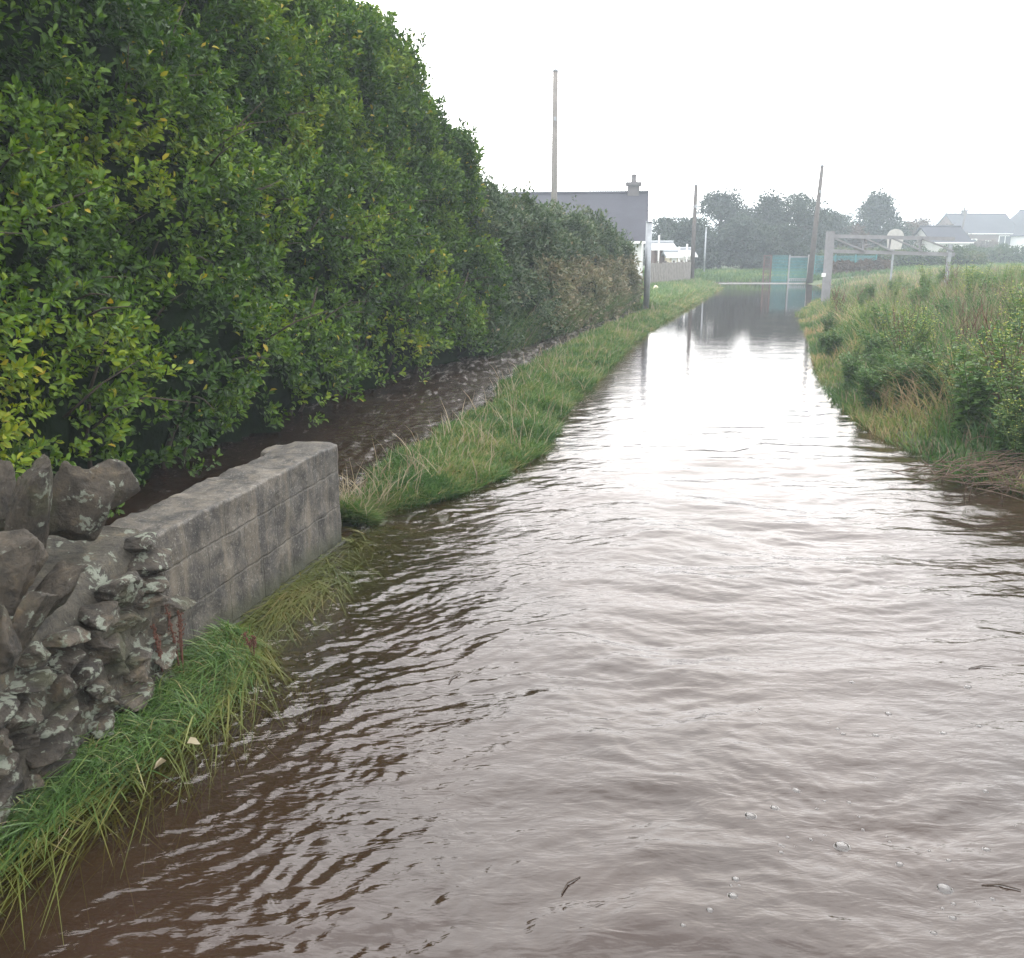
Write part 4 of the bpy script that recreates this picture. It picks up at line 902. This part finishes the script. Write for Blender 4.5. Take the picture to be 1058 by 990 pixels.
for i in range(4): q = MB(); q.box(i*1.1-.03, i*1.1+.03, -.03, .03, 0, 1.45); q.build('post', M['teal'], r3_)
mesh_panel('mesh_panel', r3_, 0, 3.3, .05, 1.4, .035, 'teal', .05)
kb = MB(); kb.box(at(742, 294, 49).x, at(900, 294, 49).x, 48.72, 48.86, -.2, .035); props(kb.build('kerb', M['kerb']), 'long pale concrete kerb awash at the far end of the flood', 'kerb')

# truss barrier on its post
M['barrier'] = plain('weathered_barrier_timber', (.25,.25,.26), .8, .25, 5, .2)
def barrier():
    Yb = 26.6; p0 = at(852, 318, Yb); p0.z = h1(p0.x, p0.y)-.1; top = at(858, 239, Yb)
    root = empty('truss_barrier', p0); props(root, 'grey wooden truss barrier swung from a stout post over the right bank', 'barrier')
    L = lambda px, py, dy=0: at(px, py, Yb+dy) - p0
    q = MB(); t = top-p0; q.bar((0,0,0), (t.x*.6, 0, t.z), .19); q.build('post', M['barrier'], root)
    a, b_ = L(861, 244), L(986, 247); c, d = L(859, 259.5), L(986, 263)
    for nm, s, e in (('top_rail', a, b_), ('bottom_rail', c, d)): q = MB(); q.bar(s, e, .07, .10); q.build(nm, M['barrier'], root)
    for p1, p2 in ((862, 893), (894, 921), (922, 952), (952, 984)): q = MB(); q.bar(L(p1, 246.5)+Vector((0,-.06,0)), L(p2, 259.5)+Vector((0,-.06,0)), .05, .04); q.build('brace', M['barrier'], root)
    for p1 in (893, 920, 952): q = MB(); q.bar(L(p1+1, 246)+Vector((0,.06,0)), L(p1-1, 260)+Vector((0,.06,0)), .05, .04); q.build('strut', M['barrier'], root)
    e = L(981, 262); q = MB(); q.bar(Vector((e.x, .0, -.2)), Vector((e.x, 0, e.z+.25)), .09); q.build('end_post', M['galv'], root)
    q = MB(); lt = L(849, 284); q.box(lt.x-.04, lt.x+.06, -.16, -.105, lt.z-.05, lt.z+.05); q.build('latch', M['white'], root)
barrier()
# rounded white board sign
ys = 36.0; c = at(925, 246, ys); root = empty('round_topped_sign', (c.x, ys, .6)); props(root, 'blank grey white board with rounded top behind the truss barrier', 'sign')
q = MB(); pts = [(-.25,-.42),(.25,-.42)] + [(.32*math.cos(a), .05+.28*math.sin(a)) for a in np.linspace(-.15, math.pi+.15, 17)]
zc = c.z-.6; q.add([(x,-.02,zc+z) for x, z in pts]+[(x,.02,zc+z) for x, z in pts], [tuple(range(len(pts))), tuple(reversed(range(len(pts), 2*len(pts))))]+[(i, i+len(pts), (i+1)%len(pts)+len(pts), (i+1)%len(pts)) for i in range(len(pts))]); q.build('board', M['galv2'] if 'galv2' in M else M['kerb'], root)
q = MB(); q.tube([(0,.06,-.3), (0,.06,zc+.2)], .04, 8); q.build('stand', M['galv'], root)

# ------------------------------------------------------------------ trees
def tree(name, px, ptop, Yd, wpx, seed, label, matk='tree', shape='round', lo=.12, n_cl=46, pbase=290, leaf=.16, dens=1.0):
    rg = np.random.RandomState(seed); b = at(px, pbase, Yd); gz = h1(b.x, b.y); top = at(px, ptop, Yd).z; H = top-gz; Wd = wpx/FPX*Yd/2
    root = empty(name, (b.x, b.y, gz)); props(root, label, 'tree')
    tr = MB(); lean = rg.normal(0, .03, 2); f = lambda t: np.array([lean[0]*H*t, lean[1]*H*t, H*t*.93])
    tr.tube([f(0)-[0,0,.2], f(.2), f(.5), f(.8), f(.98)], [.035*H, .028*H, .018*H, .009*H, .003*H], 8)
    LP, LA, LN, LT = [], [], [], []
    for i in range(n_cl):
        t = lo + (1-lo)*rg.rand()**.9
        if shape == 'cone': r_ = Wd*(1-t)**.75*1.05
        else: r_ = Wd*math.sqrt(max(.03, 1-((t-.42)/.62)**2))
        a = rg.rand()*6.28; rr_ = r_*(.25+.75*rg.rand()**.6); c = np.array([math.cos(a)*rr_, math.sin(a)*rr_, H*t*.96])
        if i % 2 == 0: q = f(max(.06, t-.22)); tr.tube([q, (q+c)/2+[0,0,-.02*H], c], [.012*H, .007*H, .002*H], 5)
        k = int(150*dens); rad = (.13+.08*rg.rand())*min(H, Wd*2.2); d = rg.normal(0, 1, (k, 3)); d /= np.linalg.norm(d, axis=1, keepdims=True); p = c + d*(rad*rg.rand(k, 1)**.45)*np.array([1.1, 1.1, .72])
        if shape == 'cone': p[:, 2] -= .25*np.abs(np.hypot(p[:, 0], p[:, 1]))*.4
        LP.append(p); LA.append(d+rg.normal(0, .5, (k, 3))); LN.append(np.tile([0, 0, 1.], (k, 1))+rg.normal(0, .5, (k, 3))); LT.append(np.full(k, rg.rand()*.6)+rg.rand(k)*.35)
    # top tuft, thin leader twigs
    for i in range(14):
        a = rg.rand()*6.28; q = f(.72+.2*rg.rand()); e = q+np.array([math.cos(a)*.25*Wd, math.sin(a)*.25*Wd, .12*H]); tr.tube([q, e], [.006*H, .0015*H], 4)
        k = 30; LP.append(q+(e-q)*rg.rand(k, 1)*1.1+rg.normal(0, .03*H, (k, 3))); LA.append(rg.normal(0, 1, (k, 3))+[0,0,.8]); LN.append(rg.normal(0, 1, (k, 3))); LT.append(rg.rand(k)*.6)
    P = np.concatenate(LP); P[:, 2] = np.maximum(P[:, 2], .05); n_ = len(P); L = leaf*(.6+.8*rg.rand(n_))
    V, F = leaves(P, np.concatenate(LA), np.concatenate(LN), L, L*.55)
    tr.build('trunk', M['bark'], root, True); link('crown', np_mesh('crown', V, F, np.repeat(np.clip(np.concatenate(LT), 0, 1), 6)), M[matk], root); return root
tree('broad_tree', 692, 229, 62, 66, 201, 'low spreading tree behind the sheds, leftmost of the far trees', n_cl=50)
tree('broad_tree', 742, 200, 64, 56, 202, 'tall bushy dark tree right of the dark pole', n_cl=70)
tree('broad_tree', 765, 228, 60, 56, 209, 'low dark tree filling the dip between the two tall bushy trees', n_cl=56)
tree('broad_tree', 791, 202, 64, 62, 203, 'dark pointed tree in the middle of the far tree row', shape='cone', n_cl=80)
tree('broad_tree', 822, 204, 62, 56, 204, 'loose twiggy dark tree just left of the leaning pole', n_cl=60, dens=.75)
tree('broad_tree', 770, 216, 66, 44, 221, 'bushy tree crown between the tall bushy tree and the pointed tree', n_cl=50)
tree('broad_tree', 846, 221, 68, 50, 222, 'low dark tree directly behind the foot of the leaning pole', n_cl=50)
tree('broad_tree', 716, 229, 58, 50, 210, 'low dark tree behind the slim pale pole', n_cl=46)
tree('broad_tree', 800, 236, 58, 60, 211, 'low dark tree behind the teal gate', n_cl=56)
tree('broad_tree', 856, 226, 74, 60, 205, 'low olive tree right of the leaning pole', n_cl=46)
tree('conifer_tree', 900, 201, 76, 78, 206, 'dark pointed conifer standing above the truss barrier', shape='cone', n_cl=90, leaf=.2)
tree('rusty_tree', 940, 228, 84, 60, 207, 'brownish tree right of the conifer', matk='rust_tree', n_cl=46)
tree('rusty_tree', 872, 236, 70, 46, 212, 'low brownish tree left of the conifer', matk='rust_tree', n_cl=40)
tree('rusty_tree', 972, 232, 100, 50, 208, 'brownish tree between the outbuilding and the brick house', matk='rust_tree', n_cl=40)
tree('broad_tree', 1040, 238, 130, 46, 213, 'hazy tree between the brick house and the gabled house', n_cl=34, leaf=.25)
tree('garden_bush', 1014, 250, 96, 40, 214, 'bare brown bush in front of the brick house', matk='rust_tree', n_cl=30)
# low scrub hedge behind the barrier
def scrub(name, x0p, x1p, topf, Yd, seed, label, matk):
    rg = np.random.RandomState(seed); a = at(x0p, 280, Yd).x; b_ = at(x1p, 280, Yd).x; n_ = 9000
    root = empty(name, ((a+b_)/2, Yd, .2)); props(root, label, 'hedge'); x = a+(b_-a)*rg.rand(n_)
    H = topf*(1+.22*perlin(x*.9, x*0, seed)+.1*perlin(x*3, x*0, seed+1)); th = rg.rand(n_)*math.pi; z = H*np.sin(th)**.6*(.8+.2*rg.rand(n_)); y = -1.1*np.sign(np.cos(th))*np.abs(np.cos(th))**.6*(.8+.25*rg.rand(n_))
    P = np.stack([x-(a+b_)/2, y, z], 1); L = .13*(.6+.8*rg.rand(n_)); V, F = leaves(P, rg.normal(0, 1, (n_, 3)), np.stack([x*0, np.sin(-y), z*0+.6], 1)+rg.normal(0, .4, (n_, 3)), L, L*.55)
    link('foliage', np_mesh('foliage', V, F, np.repeat(np.clip(.35+.5*perlin(x*1.2, z*1.2, seed+3)+rg.normal(0, .1, n_), 0, 1), 6)), M[matk], root)
    c_ = MB(); nn = 40
    for i in range(nn+1):
        xx = a+(b_-a)*i/nn; hh = topf*.72*(1+.22*float(perlin(np.array([xx*.9]), np.array([0.]), seed)[0]))
        for t in np.linspace(0, math.pi, 9): c_.v.append((xx-(a+b_)/2, -.8*math.copysign(abs(math.cos(t))**.6, math.cos(t)), hh*max(0, math.sin(t))**.6-.1))
    for i in range(nn):
        for j in range(8): c_.f.append((i*9+j, (i+1)*9+j, (i+1)*9+j+1, i*9+j+1))
    c_.build('shade_core', M['shrub_core'], root, True)  # closed dark core, the scrub's inner shade painted on
scrub('scrub_hedge', 846, 1010, 1.55, 56, 301, 'dark green scrubby hedge running behind the truss barrier', 'hedge')
scrub('bramble_bank', 848, 915, .95, 51.5, 305, 'low reddish brown bramble patch at the water edge right of the leaning pole', 'rust_tree')
scrub('field_hedge', 985, 1110, 1.7, 70, 309, 'long green field hedge in front of the distant houses', 'hedge')

# ------------------------------------------------------------------ small things on the water
rb = random.Random(77)
M['foam_glint'] = (lambda: None)()
m, n, o = mat('bubble_film')
gl = nd(n, 'ShaderNodeBsdfGlossy', Roughness=.05); tr_ = nd(n, 'ShaderNodeBsdfTransparent'); fr = nd(n, 'ShaderNodeLayerWeight', Blend=.35); ms = nd(n, 'ShaderNodeMixShader')
mr = nd(n, 'ShaderNodeMapRange', **{'To Min': .06, 'To Max': .9}); n.links.new(fr.outputs['Fresnel'], mr.inputs['Value']); n.links.new(mr.outputs[0], ms.inputs[0]); n.links.new(tr_.outputs[0], ms.inputs[1]); n.links.new(gl.outputs[0], ms.inputs[2]); n.links.new(ms.outputs[0], o.inputs[0]); M['foam_glint'] = m
def bubble_mesh():
    q = MB(); nr, ns_ = 6, 18
    prof = [(1.25, .0), (1.12, .07), (1.0, .10), (.92, .28), (.72, .47), (.40, .60), (.0001, .65)]
    for r_, z in prof: q.v += [(r_*math.cos(2*math.pi*k/ns_), r_*math.sin(2*math.pi*k/ns_), z) for k in range(ns_)]
    for i in range(len(prof)-1):
        for k in range(ns_): q.f.append((i*ns_+k, i*ns_+(k+1)%ns_, (i+1)*ns_+(k+1)%ns_, (i+1)*ns_+k))
    return q.mesh('bubble')
bme = bubble_mesh(); bme.materials.append(M['foam_glint']); bme.polygons.foreach_set('use_smooth', [True]*len(bme.polygons))
spots = [(870,872,11),(976,915,13),(822,817,6),(800,837,6),(775,846,8),(757,931,7),(760,912,6),(733,947,5),(705,963,4),(985,948,5),(930,892,5),(1020,876,5),(1018,817,4),(965,965,5),(905,760,5),(918,736,5),(880,705,4),(1000,710,5),(1012,750,4),(975,757,5)]
for i in range(18):
    cx_, cy_ = rb.gauss(870, 100), rb.gauss(860, 80)
    for _ in range(rb.choice((1, 2, 3))): spots.append((cx_+rb.gauss(0, 9), cy_+rb.gauss(0, 5), rb.uniform(1.5, 4)))
for i, (px, py, r_) in enumerate(spots):
    if not (560 < px < 1056 and 660 < py < 988): continue
    x, y = G(px, py); zz = float(waves(np.array([x]), np.array([y]))[0]); d = math.hypot(x, y); ob = bpy.data.objects.new('bubble', bme); col.objects.link(ob)
    s = min(r_, 10)/FPX*math.hypot(d, CAM_H)*.62; ob.location = (x, y, zz-.001); ob.scale = (s, s, s*.65)
    lb = {0: 'large ringed bubble, the biggest one ringed by ripples', 1: 'largest white bubble near the right edge of the brown water'}.get(i, 'small clear bubble floating on the brown foreground water')
    props(ob, lb, 'bubble', 'bubbles on the foreground water')
# floating twigs and leaves
for k, (px, py, L, a, lb) in enumerate(((1035, 915, .10, -.2, 'thin dark twig floating at the right edge of the foreground water'), (1015, 690, .12, .1, 'thin dark twig floating near the right bank'), (590, 918, .09, .9, 'curved dark twig floating in the bottom centre'), (470, 700, .10, 1.1, 'thin dark twig floating left of centre'))):
    x, y = G(px, py); zz = float(waves(np.array([x]), np.array([y]))[0]); q = MB(); q.tube([(-L/2,0,.002), (0,.012,.004), (L/2,0,.003)], [.0018, .0024, .0012], 6); 
    ob = q.build('twig', M['bark'], None, True); ob.location = (x, y, zz+.001); ob.rotation_euler = (0, 0, a); props(ob, lb, 'twig')
for k, (px, py, z, lb) in enumerate(((193, 768, .12, 'pale curled dead leaf lying on the near green grass'), (255, 598, .03, 'small brown dead leaf caught at the foot of the block wall'), (172, 786, .08, 'brown dead leaf lower in the near green grass'))):
    x, y = G(px, py, z); V, F = leaves(np.array([[0., 0, 0]]), np.array([[1., .3, .1]]), np.array([[-.2, -.5, 1.]]), np.array([.04]), np.array([.03]), .4, .3)
    ob = link('fallen_leaf', np_mesh('fallen_leaf', V, F, np.full(6, .95)), M['straw']); ob.location = (x, y, z); ob.rotation_euler = (0, 0, k*1.7); props(ob, lb, 'leaf')

# ------------------------------------------------------------------ misty air
hz = MB(); hz.box(-460, 460, -460, 460, -6, 14)
m, n, o = mat('misty_air'); pv = nd(n, 'ShaderNodeVolumePrincipled', Density=HAZE, Anisotropy=.2); pv.inputs['Color'].default_value = (.82, .91, 1, 1); n.links.new(pv.outputs[0], o.inputs['Volume'])
ho = hz.build('haze', m); props(ho, 'thin pale mist filling the air over the whole scene', 'haze', kind='stuff')
